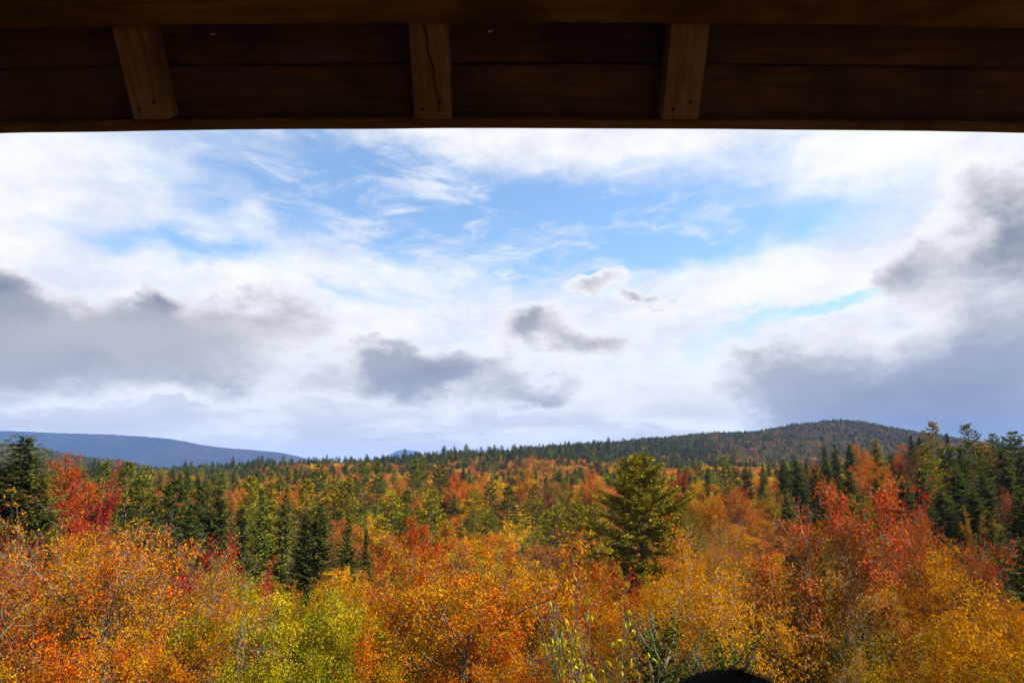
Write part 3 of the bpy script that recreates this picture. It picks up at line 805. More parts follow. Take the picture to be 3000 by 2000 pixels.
# --- hero trees of the middle distance, placed from the photograph (pixel of the top, distance in metres)
MID = [
    ('spruceB', 72, 1274, 66, 'spruce', 330, 'tall dark spruce with a pointed top at the left edge, left of the red maple'),
    ('spruceA', -60, 1300, 70, 'spruce', 260, None),
    ('spruceB', 135, 1400, 64, 'spruce', 170, None),
    ('mapleA', 185, 1328, 74, 'red', 150, 'red maple crown standing up beside the tall dark spruce at left'),
    ('mapleC', 275, 1345, 78, 'crimson', 110, 'thin crimson maple just right of the fuller red maple at left'),
    ('pineC', 322, 1353, 100, 'pinegreen', 95, 'small open-topped pine between the red maple and the twin-topped pine'),
    ('pineB', 385, 1347, 104, 'pinegreen', 110, 'dark pine with twin tops right of the red maple'),
    ('pineA', 425, 1364, 106, 'pinegreen', 100, None),
    ('pineB', 505, 1402, 96, 'spruce', 170, None),
    ('spruceA', 450, 1450, 90, 'spruce', 130, None),
    ('pineB', 588, 1418, 99, 'spruce', 120, None),
    ('spruceB', 648, 1425, 97, 'spruce', 150, None),
    ('spruceA', 560, 1490, 88, 'spruce', 130, None),
    ('pineB', 735, 1390, 108, 'pineolive', 100, None),
    ('spruceA', 772, 1430, 98, 'pinegreen', 110, None),
    ('spruceC', 805, 1378, 112, 'pineolive', 95, None),
    ('spruceA', 836, 1420, 100, 'pinegreen', 110, None),
    ('spruceB', 700, 1480, 90, 'spruce', 130, None),
    ('spruceB', 945, 1468, 84, 'spruce', 150, 'dark pointed spruce at the front of the left spruces, beside golden foliage'),
    ('spruceA', 1020, 1510, 80, 'spruce', 120, None),
    ('spruceA', 890, 1500, 84, 'spruce', 120, None),
    ('spruceC', 1085, 1545, 78, 'spruce', 80, None),
    ('pineB', 895, 1400, 130, 'pineolive', 90, None),
    ('pineA', 932, 1358, 190, 'pinegreen', 95, None),
    ('pineA', 975, 1400, 150, 'pineolive', 100, None),
    ('pineA', 1062, 1350, 185, 'pinegreen', 80, None),
    ('pineB', 1112, 1348, 190, 'pinegreen', 60, None),
    ('pineB', 1015, 1395, 150, 'pineolive', 90, None),
    ('pineA', 1150, 1445, 112, 'pineolive', 130, None),
    ('pineB', 1190, 1432, 125, 'pinegreen', 95, None),
    ('pineA', 1262, 1432, 112, 'pineolive', 150, 'olive-gold pine standing just behind the red maple in the middle'),
    ('pineB', 1217, 1342, 230, 'pinegreen', 50, None),
    ('pineA', 1242, 1338, 235, 'pinegreen', 60, None),
    ('pineA', 1290, 1352, 240, 'pinegreen', 90, None),
    ('pineA', 1388, 1430, 170, 'pineolive', 95, None),
    ('pineA', 1432, 1408, 200, 'pinegreen', 85, None),
    ('pineB', 1490, 1422, 180, 'pinegreen', 110, None),
    ('pineA', 1560, 1450, 150, 'pineolive', 110, None),
    ('pineA', 1625, 1475, 120, 'pineolive', 140, None),
    ('pineB', 1695, 1465, 115, 'pineolive', 150, None),
    ('pineA', 1752, 1470, 118, 'pineolive', 130, None),
    ('pineBig', 1882, 1326, 98, 'pineolive', 310, 'great spreading pine with tiered branches in the middle distance right of centre'),
    ('mapleA', 1105, 1508, 122, 'yellow', 95, 'bright yellow small tree among coral crowns, left of the red maple'),
    ('mapleA', 1070, 1552, 112, 'coral', 110, None),
    ('mapleB', 1010, 1520, 118, 'coral', 110, None),
    ('mapleB', 1150, 1560, 105, 'coral', 90, None),
    ('mapleC', 1180, 1380, 230, 'orange', 50, None),
    ('mapleA', 1335, 1400, 240, 'fire', 75, None),
    ('mapleB', 1325, 1380, 255, 'red', 60, None),
    ('mapleA', 1420, 1385, 260, 'coral', 70, None),
    ('mapleA', 1460, 1400, 255, 'yellow', 60, None),
    ('mapleB', 1398, 1412, 240, 'gold', 60, None),
    ('mapleA', 1540, 1365, 270, 'gold', 60, None),
    ('mapleA', 1730, 1372, 220, 'coral', 60, None),
    ('mapleC', 1720, 1380, 215, 'orange', 55, None),
    ('mapleA', 1755, 1395, 210, 'gold', 60, None),
    ('mapleB', 1610, 1405, 230, 'brown', 80, None),
    ('mapleC', 1590, 1430, 215, 'pink', 60, None),
    ('mapleA', 1660, 1400, 225, 'olive', 60, None),
    ('mapleB', 1985, 1380, 215, 'crimson', 45, None),
    ('mapleA', 1960, 1490, 110, 'fire', 70, None),
    ('mapleA', 2040, 1405, 160, 'gold', 80, None),
    ('spruceA', 2000, 1392, 190, 'spruce', 40, None),
    ('spruceA', 2030, 1395, 185, 'spruce', 42, None),
    ('pineA', 2120, 1336, 215, 'pinegreen', 75, 'green pine alone above the golden crowns, right of the great pine'),
    ('spruceA', 2062, 1372, 210, 'spruce', 45, None),
    ('spruceB', 2190, 1368, 200, 'spruce', 70, None),
    ('spruceA', 2228, 1358, 200, 'spruce', 50, None),
    ('spruceB', 2290, 1356, 190, 'spruce', 70, None),
    ('spruceB', 2335, 1348, 165, 'spruce', 90, None),
    ('spruceA', 2416, 1304, 170, 'spruce', 62, None),
    ('spruceA', 2446, 1300, 172, 'spruce', 40, None),
    ('spruceB', 2482, 1300, 174, 'spruce', 66, None),
    ('spruceB', 2566, 1284, 165, 'pineolive', 70, 'yellowish pointed spruce among orange maples left of the right skyline pines'),
    ('spruceA', 2662, 1274, 180, 'spruce', 60, None),
    ('spruceB', 2692, 1280, 184, 'spruce', 62, None),
    ('pineC', 2728, 1238, 150, 'pineolive', 85, 'tallest pine on the right skyline with a bushy knob of a top'),
    ('spruceC', 2780, 1268, 160, 'spruce', 64, 'slim dark spruce between the two tallest skyline pines at right'),
    ('pineC', 2838, 1243, 150, 'pinegreen', 90, 'crooked dark pine on the right skyline, second tallest'),
    ('pineA', 2906, 1268, 152, 'pinegreen', 85, 'pine with open upswept branches, second from the right on the skyline'),
    ('pineA', 2968, 1262, 140, 'pinegreen', 130, 'broad green pine at the right end of the skyline'),
    ('pineA', 3040, 1280, 135, 'pinegreen', 120, None),
    ('pineA', 2715, 1330, 128, 'pineolive', 130, 'light green tiered pine below the tallest skyline pine'),
    ('pineA', 2850, 1330, 132, 'pinegreen', 120, None),
    ('spruceB', 2800, 1370, 122, 'spruce', 120, None),
    ('spruceA', 2880, 1390, 118, 'spruce', 110, None),
    ('spruceB', 2940, 1370, 120, 'spruce', 120, None),
    ('spruceB', 2640, 1400, 125, 'spruce', 100, None),
    ('spruceA', 2560, 1400, 130, 'spruce', 90, None),
    ('spruceB', 2480, 1380, 135, 'spruce', 100, None),
    ('spruceA', 2390, 1370, 140, 'spruce', 90, None),
    ('spruceB', 2840, 1440, 105, 'spruce', 130, None),
    ('spruceB', 2760, 1430, 108, 'spruce', 120, None),
    ('spruceA', 2300, 1430, 120, 'pinegreen', 90, None),
    ('spruceB', 2602, 1345, 150, 'spruce', 90, None),
    ('spruceA', 2875, 1322, 140, 'spruce', 90, None),
    ('spruceB', 2932, 1312, 146, 'spruce', 90, None),
    ('spruceA', 2760, 1318, 150, 'spruce', 80, None),
    ('spruceB', 2690, 1375, 118, 'spruce', 110, None),
    ('spruceC', 2812, 1300, 156, 'spruce', 70, None),
    ('spruceB', 2995, 1335, 128, 'spruce', 120, None),
    ('mapleB', 2618, 1338, 150, 'pink', 75, 'dusky red round maple below the left end of the right skyline trees'),
    ('mapleA', 2545, 1335, 155, 'fire', 55, None),
    ('mapleA', 2505, 1365, 150, 'coral', 60, None),
    ('mapleC', 2425, 1390, 140, 'orange', 45, None),
    ('mapleB', 2520, 1300, 180, 'orange', 50, None),
    ('mapleA', 2640, 1300, 185, 'coral', 50, None),
    ('mapleA', 2382, 1345, 172, 'pink', 45, None),
    ('mapleB', 2690, 1305, 172, 'brown', 55, None),
    ('mapleA', 2870, 1288, 165, 'coral', 50, None),
    ('mapleA', 2895, 1300, 160, 'coral', 45, None),
    ('mapleC', 2780, 1365, 140, 'amber', 45, None),
    ('mapleC', 2942, 1420, 108, 'pink', 60, 'small pink bare-twigged maple against dark spruces near the right edge'),
    ('mapleA', 2590, 1360, 140, 'orange', 50, None),
    ('pineA', 2480, 1445, 95, 'lime', 90, None),
    ('pineA', 2545, 1450, 90, 'pineolive', 100, None),
    ('spruceB', 2985, 1440, 66, 'hemlock', 190, 'dark green spruce at the right edge above the golden beech'),
    ('spruceA', 2900, 1500, 75, 'hemlock', 130, None),
    ('mapleC', 2860, 1480, 85, 'amber', 70, None),
    ('mapleA', 2250, 1420, 150, 'amber', 70, None),
    ('mapleB', 2160, 1430, 140, 'coral', 80, None),
    ('mapleB', 2090, 1450, 110, 'orange', 110, None),
    ('mapleB', 2020, 1470, 95, 'olive', 110, None),
]
for k, px, py, D, col, w, lab in MID:
    plant(k, px, py, D, col, w, lab, zone='mid')

# --- foreground trees
NEAR = [
    ('bareB', 330, 1462, 22, 'orange', 620, 'tall half-bare orange maple at left, its twigs against the dark spruces'),
    ('bareA', 105, 1500, 19, 'orange', 560, 'half-bare orange maple with pale forking limbs at the left edge'),
    ('bareB', -120, 1530, 17, 'rust', 560, None),
    ('bareA', 520, 1560, 23, 'amber', 420, 'slender twiggy amber maple between the tall half-bare maple and the crimson crowns'),
    ('twiggy', 520, 1690, 17, 'rust', 700, 'bare twiggy young tree leaning right across golden leaves, lower left'),
    ('spire', 55, 1500, 34, 'redorange', 130, None),
    ('spire', 240, 1520, 32, 'redorange', 150, None),
    ('dense', 215, 1580, 29, 'gold', 300, None),
    ('spread', 60, 1640, 24, 'orange', 520, None),
    ('dense', 250, 1840, 17, 'fire', 520, None),
    ('dense', 30, 1850, 16.5, 'orange', 520, None),
    ('spread', 420, 1770, 18, 'orange', 460, None),
    ('dense', 455, 1640, 30, 'amber', 330, None),
    ('dense2', 610, 1672, 25, 'gold', 360, 'golden leafy birch in front of the crimson crowns'),
    ('dense2', 735, 1715, 25, 'gold', 330, None),
    ('mapleA', 632, 1572, 42, 'crimson', 135, 'crimson young maple below the dark spruces at left'),
    ('mapleC', 738, 1632, 40, 'crimson', 120, 'second smaller crimson maple, right of and below the first'),
    ('mapleC', 510, 1590, 44, 'red', 110, None),
    ('dense2', 880, 1690, 20, 'lime', 560, 'yellow-green leafy birch low in the left centre'),
    ('dense2', 800, 1830, 18, 'lime', 520, None),
    ('dense', 1010, 1665, 29, 'gold', 330, None),
    ('spread', 1340, 1555, 22, 'orange', 720, 'big orange maple with pale branches in the centre foreground'),
    ('bareB', 1270, 1600, 27, 'orange', 460, None),
    ('bareA', 1480, 1565, 29, 'rust', 380, None),
    ('spread', 1160, 1650, 24, 'amber', 430, None),
    ('spread', 1560, 1640, 25, 'orange', 430, None),
    ('spread', 1640, 1640, 33, 'redorange', 300, None),
    ('dense', 1410, 1875, 17, 'fire', 460, 'fiery orange leafy crown at the bottom centre'),
    ('dense', 1170, 1850, 18, 'fire', 400, None),
    ('spread', 1580, 1800, 17, 'orange', 430, None),
    ('dense2', 1000, 1850, 18, 'lime', 380, None),
    ('mapleA', 1215, 1515, 56, 'red', 150, 'deep red maple in the middle behind the big orange maple'),
    ('mapleA', 1275, 1560, 50, 'redorange', 120, None),
    ('mapleA', 1790, 1640, 37, 'red', 130, 'small deep red maple at the foot of the great pine'),
    ('mapleC', 1700, 1665, 38, 'redorange', 140, None),
    ('beech', 1735, 1740, 10.2, 'sallow', 480, 'young tree with long drooping yellow leaves at the bottom right of centre'),
    ('dense', 1880, 1680, 30, 'gold', 300, None),
    ('dense', 1960, 1715, 26, 'gold', 320, None),
    ('hemlock', 1950, 1830, 12.5, 'hemlock', 900, 'dark hemlock at the bottom edge right of the drooping yellow leaves'),
    ('hemlock', 2100, 1890, 11.5, 'hemlock', 760, None),
    ('birch', 2085, 1562, 21, 'gold', 480, 'golden birch with a pale forked trunk right of the great pine'),
    ('bareA', 2090, 1500, 38, 'amber', 220, None),
    ('dense', 2010, 1610, 34, 'gold', 260, None),
    ('dense', 2210, 1660, 33, 'amber', 300, None),
    ('maple', 2370, 1424, 23, 'redgreen', 500, 'red-topped maple, green lower down, with two pale trunks at right'),
    ('spire', 2715, 1425, 33, 'redorange', 250, 'flame-red spiky maple right of the red and green maple'),
    ('spire', 2640, 1485, 36, 'redorange', 100, None),
    ('spire', 2810, 1540, 35, 'amber', 150, None),
    ('birch', 2540, 1640, 29, 'amber', 300, None),
    ('dense', 2890, 1625, 20, 'gold', 540, 'dense golden beech filling the lower right corner'),
    ('dense', 3060, 1655, 22, 'gold', 420, None),
    ('spread', 2570, 1750, 27, 'amber', 440, None),
    ('spread', 2690, 1760, 26, 'rust', 420, None),
    ('dense', 2290, 1770, 29, 'amber', 380, None),
    ('dense2', 2200, 1820, 27, 'olive', 330, None),
    ('dense', 2480, 1850, 27, 'amber', 330, None),
    ('spread', 2680, 1880, 19, 'amber', 400, None),
    ('dense', 2930, 1860, 17, 'amber', 460, None),
    ('twiggy', 2620, 1830, 15, 'rust', 420, None),
    ('dense', 1780, 1850, 17, 'orange', 360, None),
]
for k, px, py, D, col, w, lab in NEAR:
    plant(k, px, py, D, col, w, lab, zone='near', jit=0.05)

# --- smaller trees that fill in behind, so that the ground stays hidden
FGX = [-300, 0, 300, 500, 620, 700, 900, 1050, 1200, 1450, 1600, 1750, 1900, 2100, 2250, 2400, 2700, 2850, 3000, 3300]
FGY = [1580, 1570, 1560, 1620, 1690, 1730, 1730, 1690, 1620, 1630, 1680, 1740, 1710, 1640, 1650, 1620, 1620, 1680, 1690, 1690]
for D in (40, 48, 57):
    px = -260 + RD.uniform(0, 100)
    while px < 3260:
        lim = float(np.interp(px, FGX, FGY))
        col = RD.choice({0: ['orange', 'amber', 'redorange', 'gold'], 1: ['gold', 'amber', 'orange', 'lime'], 2: ['orange', 'amber', 'rust', 'redorange'], 3: ['amber', 'gold', 'redorange', 'olive']}[min(int(max(px, 0) // 780), 3)])
        plant(RD.choice(['dense', 'spread', 'dense2']) if D < 45 else RD.choice(['mapleA', 'mapleB']), px, lim + RD.uniform(50, 130), D, col, zone='fill')
        px += RD.uniform(0.8, 1.2) * 5.2 / D * F
MIDX = [-300, 0, 150, 300, 600, 900, 1000, 1300, 1600, 1800, 1950, 2100, 2300, 2500, 2700, 3300]
MIDY = [1400, 1400, 1410, 1420, 1420, 1415, 1420, 1415, 1420, 1420, 1410, 1405, 1390, 1370, 1350, 1340]
for D in (66, 76, 88, 102, 118, 136, 158, 184, 214, 246):
    px = -260 + RD.uniform(0, 80)
    while px < 3260:
        f = min((D - 60) / 175.0, 1.0) ** 0.75
        lim = float(np.interp(px, FGX, FGY)) * (1 - f) + float(np.interp(px, MIDX, MIDY)) * f - 12
        if px < 1000: ch = [('spruceD', 'pinegreen'), ('spruceB', 'spruce'), ('pineB', 'pineolive'), ('pineB', 'pinegreen'), ('mapleA', 'coral'), ('mapleC', 'orange'), ('mapleB', 'gold')]
        elif px < 1900: ch = [('pineA', 'pineolive'), ('pineB', 'pineolive'), ('spruceA', 'pinegreen'), ('mapleA', 'coral'), ('mapleB', 'orange'), ('mapleC', 'lime'), ('mapleA', 'yellow')]
        elif px < 2280: ch = [('mapleA', 'gold'), ('mapleB', 'orange'), ('spruceB', 'pinegreen'), ('mapleB', 'coral'), ('mapleC', 'amber')]
        else: ch = [('spruceA', 'spruce'), ('spruceB', 'spruce'), ('spruceD', 'spruce'), ('spruceB', 'pinegreen'), ('mapleA', 'amber')]
        k, col = RD.choice(ch)
        plant(k, px, lim + RD.uniform(10, 70), D, col, zone='midfill')
        px += RD.uniform(0.75, 1.3) * (5.6 if not 1400 < px < 2150 else 4.4) / D * F


def cull_hidden():
    """drop the filling trees of which the photograph would show next to nothing"""
    q = 5.0
    nx, ny = int(3000 / q), int(2000 / q)
    free = np.ones((ny, nx), bool)
    YY, XX = np.mgrid[0:ny, 0:nx]
    gone = []
    for t in sorted(TREES, key=lambda t: t['D']):
        s = F / t['D']
        cx, cy = project((t['x'], t['D'], t['z'] + t['H'] * 0.56))
        rx, ry = t['w'] * 0.5 * s / q, t['H'] * 0.46 * s / q
        cx /= q; cy /= q
        x0, x1 = int(max(cx - rx, 0)), int(min(cx + rx + 1, nx)); y0, y1 = int(max(cy - ry, 0)), int(min(cy + ry + 1, ny))
        if x1 <= x0 or y1 <= y0:
            if t['zone'] in ('fill', 'midfill', 'far'): gone.append(t)
            continue
        e = ((XX[y0:y1, x0:x1] - cx) / max(rx, 0.5)) ** 2 + ((YY[y0:y1, x0:x1] - cy) / max(ry, 0.5)) ** 2
        vis = int((free[y0:y1, x0:x1] & (e < 1.0)).sum())
        if vis < 4 and t['zone'] in ('fill', 'midfill', 'far'):
            gone.append(t)
            continue
        if t['key'] != 'pineBig': free[y0:y1, x0:x1] &= ~(e < 0.45)
    for t in gone:
        TREES.remove(t)
        for c in list(t['o'].children): bpy.data.objects.remove(c)
        bpy.data.objects.remove(t['o'])
    print('culled', len(gone))


# ------------------------------------------------------------------ forest beyond
def far_points():
    rg = np.random.default_rng(77)
    pts = []
    D = 262.0
    while D < 3000:
        sp = 5.6 + 0.0011 * D
        u = np.arange(-0.86, 0.86, sp / D)
        x = (u + rg.uniform(-0.4, 0.4, len(u)) * sp / D) * D
        y = D + rg.uniform(-0.45, 0.45, len(u)) * sp
        pts.append(np.stack([x, y], 1))
        D += sp * 0.95
    P = np.concatenate(pts)
    z = ground(P[:, 0], P[:, 1])
    n = len(P)
    d = P[:, 1]; px = 1500 + P[:, 0] / P[:, 1] * 2036
    # stands of one kind: slow waves over the land
    a = np.sin(P[:, 0] / 47 + 2) * np.sin(P[:, 1] / 61 + 1) + 0.7 * np.sin(P[:, 0] / 21 + P[:, 1] / 33) + rg.normal(0, 0.45, n)
    ridge = smooth01((d - 640) / 260) * (1 - smooth01((d - 1300) / 400))
    hill = smooth01((d - 1250) / 500)
    pc = 0.22 + 0.14 * np.clip(a, -1, 1) + 0.40 * ridge * (px > 500) * (px < 2100) + 0.26 * hill + 0.12 * (px < 900) * (d < 900) * (1 - ridge)
    con = rg.random(n) < np.clip(pc, 0.05, 0.92)
    H = np.where(con, 10 + 10 * rg.random(n) ** 1.6, rg.uniform(9.5, 13.5, n)) * (1 - 0.25 * hill)
    H = np.where(con & (ridge > 0.5) & (rg.random(n) < 0.12), H * 1.35, H)
    names = np.empty(n, dtype=object)
    c1 = ['coral', 'orange', 'gold', 'fire', 'red', 'lime', 'amber', 'yellow', 'brown', 'coral', 'yellow', 'olive', 'gold', 'pink']
    c2 = ['dullbrown', 'dullolive', 'dullolive', 'dullred', 'dullolive', 'dullbrown', 'dullolive', 'amber', 'dullred']
    r = rg.random(n)
    wave = (np.sin(P[:, 0] / 35 + P[:, 1] / 52) + np.sin(P[:, 0] / 63 - P[:, 1] / 29) + 2) / 4
    idx1 = ((wave * 1.1 + r * 1.3) * len(c1)).astype(int) % len(c1)
    idx2 = ((wave * 0.5 + r * 0.9) * len(c2)).astype(int) % len(c2)
    yb = (px > 1900) & (px < 2450) & (d > 380) & (d < 1100)
    for i in range(n):
        if con[i]:
            names[i] = 'spruce' if r[i] < 0.55 else ('pinegreen' if r[i] < 0.85 or d[i] > 700 else 'pineolive')
        elif r[(i * 7) % n] < smooth01((d[i] - 760) / 420):
            names[i] = c2[idx2[i]]
        elif yb[i] and r[i] < 0.6:
            names[i] = 'gold' if r[i] < 0.35 else 'yellow'
        else:
            names[i] = c1[idx1[i]]
    # keep what can be seen over the trees in front, with some margin for a step to the side
    order = np.argsort(np.hypot(P[:, 0], P[:, 1]))
    nb = 520
    hor = np.full(nb + 2, -0.2)
    keep = np.zeros(n, bool)
    az = np.arctan2(P[:, 0], P[:, 1]); rr = np.hypot(P[:, 0], P[:, 1])
    bins = ((az + 0.75) / 1.5 * nb).astype(int)
    te = (z + H - EYE.z) / rr
    be = (z + 0.72 * H - EYE.z) / rr
    for i in order:
        b = bins[i]
        if b < 0 or b >= nb: continue
        if te[i] > hor[b] - 0.0025:
            keep[i] = True
            if be[i] > hor[b]:
                hor[b] = hor[b] * 0.35 + be[i] * 0.65
    return P[keep], z[keep], H[keep], con[keep], names[keep]


FP, FZ, FH, FC, FN = far_points()
print('far trees', len(FP))
NSINGLE = 260
order = np.argsort(np.hypot(FP[:, 0], FP[:, 1]))
inview = [i for i in order if abs(FP[i, 0] / FP[i, 1]) < 0.74]
single = set(inview[:NSINGLE])
RP = random.Random(99)
for i in sorted(single):
    x, y = FP[i]
    px, py = project((x, y, FZ[i] + FH[i]))
    k = RP.choice(['spruceA', 'spruceB', 'spruceD', 'pineA']) if FC[i] else RP.choice(['mapleA', 'mapleB', 'mapleC'])
    plant(k, px, py, y, FN[i], zone='far')
rest = [i for i in range(len(FP)) if i not in single]


def build_far_forest():
    rg = np.random.default_rng(5)
    kinds = ['mapleA', 'mapleB', 'mapleC', 'spruceA', 'spruceB', 'spruceD', 'pineA']
    src = {}
    for t in TREES:
        if t['key'] in kinds and t['key'] not in src:
            src[t['key']] = [c for c in t['o'].children if c.name.startswith('crown')][0]
    me = bpy.data.meshes.new('far_forest')
    V = np.array([(FP[i, 0], FP[i, 1], FZ[i]) for i in rest], dtype=np.float32)
    n = len(V)
    me.vertices.add(n); me.vertices.foreach_set('co', V.ravel())
    idx = np.empty(n, np.int32); sc = np.empty((n, 3), np.float32); ca = np.ones((n, 4), np.float32); cb = np.ones((n, 4), np.float32)
    for q, i in enumerate(rest):
        k = int(rg.integers(3, 7) if FC[i] else rg.integers(0, 3))
        if k == 6 and rg.random() < 0.4: k = 3
        idx[q] = k
        s = FH[i] / PROTO[kinds[k]][2]
        w = s * rg.uniform(0.9, 1.5) * (1.3 if k > 2 else 1.15)
        sc[q] = (w, w, s)
        a, b = PAL[FN[i]]
        v = 1 + rg.normal(0, 0.13); h = 1 + rg.normal(0, 0.12)
        ca[q, :3] = (a[0] * v, a[1] * v * h, a[2] * v); cb[q, :3] = (b[0] * v, b[1] * v * h, b[2] * v)
    me.attributes.new('pick', 'INT', 'POINT').data.foreach_set('value', idx)
    me.attributes.new('size', 'FLOAT_VECTOR', 'POINT').data.foreach_set('vector', sc.ravel())
    rot = np.zeros((n, 3), np.float32); rot[:, 2] = rg.uniform(0, 6.28, n)
    me.attributes.new('turn', 'FLOAT_VECTOR', 'POINT').data.foreach_set('vector', rot.ravel())
    me.attributes.new('col_a', 'FLOAT_COLOR', 'POINT').data.foreach_set('color', ca.ravel())
    me.attributes.new('col_b', 'FLOAT_COLOR', 'POINT').data.foreach_set('color', cb.ravel())
    o = link('far_forest', me)
    tag(o, 'mixed autumn forest of spruces and maples covering the far ridge and hills', 'forest', kind='stuff')
    g = bpy.data.node_groups.new('far_forest', 'GeometryNodeTree')
    g.interface.new_socket('Geometry', in_out='INPUT', socket_type='NodeSocketGeometry')
    g.interface.new_socket('Geometry', in_out='OUTPUT', socket_type='NodeSocketGeometry')
    N, Lk = g.nodes, g.links
    gi = N.new('NodeGroupInput'); go = N.new('NodeGroupOutput')
    jn = N.new('GeometryNodeJoinGeometry')
    for k in reversed(kinds):
        oi = N.new('GeometryNodeObjectInfo'); oi.transform_space = 'ORIGINAL'
        oi.inputs['Object'].default_value = src[k]
        oi.inputs['As Instance'].default_value = True
        Lk.new(oi.outputs['Geometry'], jn.inputs[0])
    ip = N.new('GeometryNodeInstanceOnPoints')
    mp = N.new('GeometryNodeMeshToPoints')
    Lk.new(gi.outputs[0], mp.inputs['Mesh'])
    Lk.new(mp.outputs[0], ip.inputs['Points'])
    Lk.new(jn.outputs[0], ip.inputs['Instance'])
    ip.inputs['Pick Instance'].default_value = True

    def attr(nm, typ):
        a = N.new('GeometryNodeInputNamedAttribute'); a.data_type = typ
        a.inputs['Name'].default_value = nm
        return a.outputs['Attribute']
    Lk.new(attr('pick', 'INT'), ip.inputs['Instance Index'])
    Lk.new(attr('size', 'FLOAT_VECTOR'), ip.inputs['Scale'])
    er = N.new('FunctionNodeEulerToRotation')
    Lk.new(attr('turn', 'FLOAT_VECTOR'), er.inputs[0])
    Lk.new(er.outputs[0], ip.inputs['Rotation'])
    Lk.new(ip.outputs[0], go.inputs[0])
    md = o.modifiers.new('trees', 'NODES'); md.node_group = g


cull_hidden()
from collections import Counter
print(Counter(KIND[t['key']][0] for t in TREES), Counter(t['zone'] for t in TREES))
build_far_forest()
# ------------------------------------------------------------------ timber lookout shelter
def box_mesh(name, sx, sy, sz, nx=1, bow=0.0, bev=0.004, centre=(0, 0, 0), rough=0.0, seed=0, bowy=0.0):
    """box with worn edges, cut along x so that it can bow"""
    rg = random.Random(seed)
    prof = []
    hy, hz, b = sy / 2, sz / 2, min(bev, sy / 4, sz / 4)
    for y, z in ((-hy + b, -hz), (hy - b, -hz), (hy, -hz + b), (hy, hz - b), (hy - b, hz), (-hy + b, hz), (-hy, hz - b), (-hy, -hz + b)):
        prof.append((y, z))
    V, Fc = [], []
    for i in range(nx + 1):
        x = -sx / 2 + sx * i / nx
        for (y, z) in prof:
            e = rg.uniform(-rough, rough)
            V.append((x + centre[0], y + centre[1] + e + bowy * x * x, z + centre[2] - bow * x * x + e))
    for i in range(nx):
        for j in range(8):
            a, c = i * 8 + j, i * 8 + (j + 1) % 8
            Fc.append((a, c, c + 8, a + 8))
    Fc.append(tuple(range(7, -1, -1))); Fc.append(tuple(range(nx * 8, nx * 8 + 8)))
    me = bpy.data.meshes.new(name)
    me.from_pydata(V, [], Fc)
    me.update()
    return me


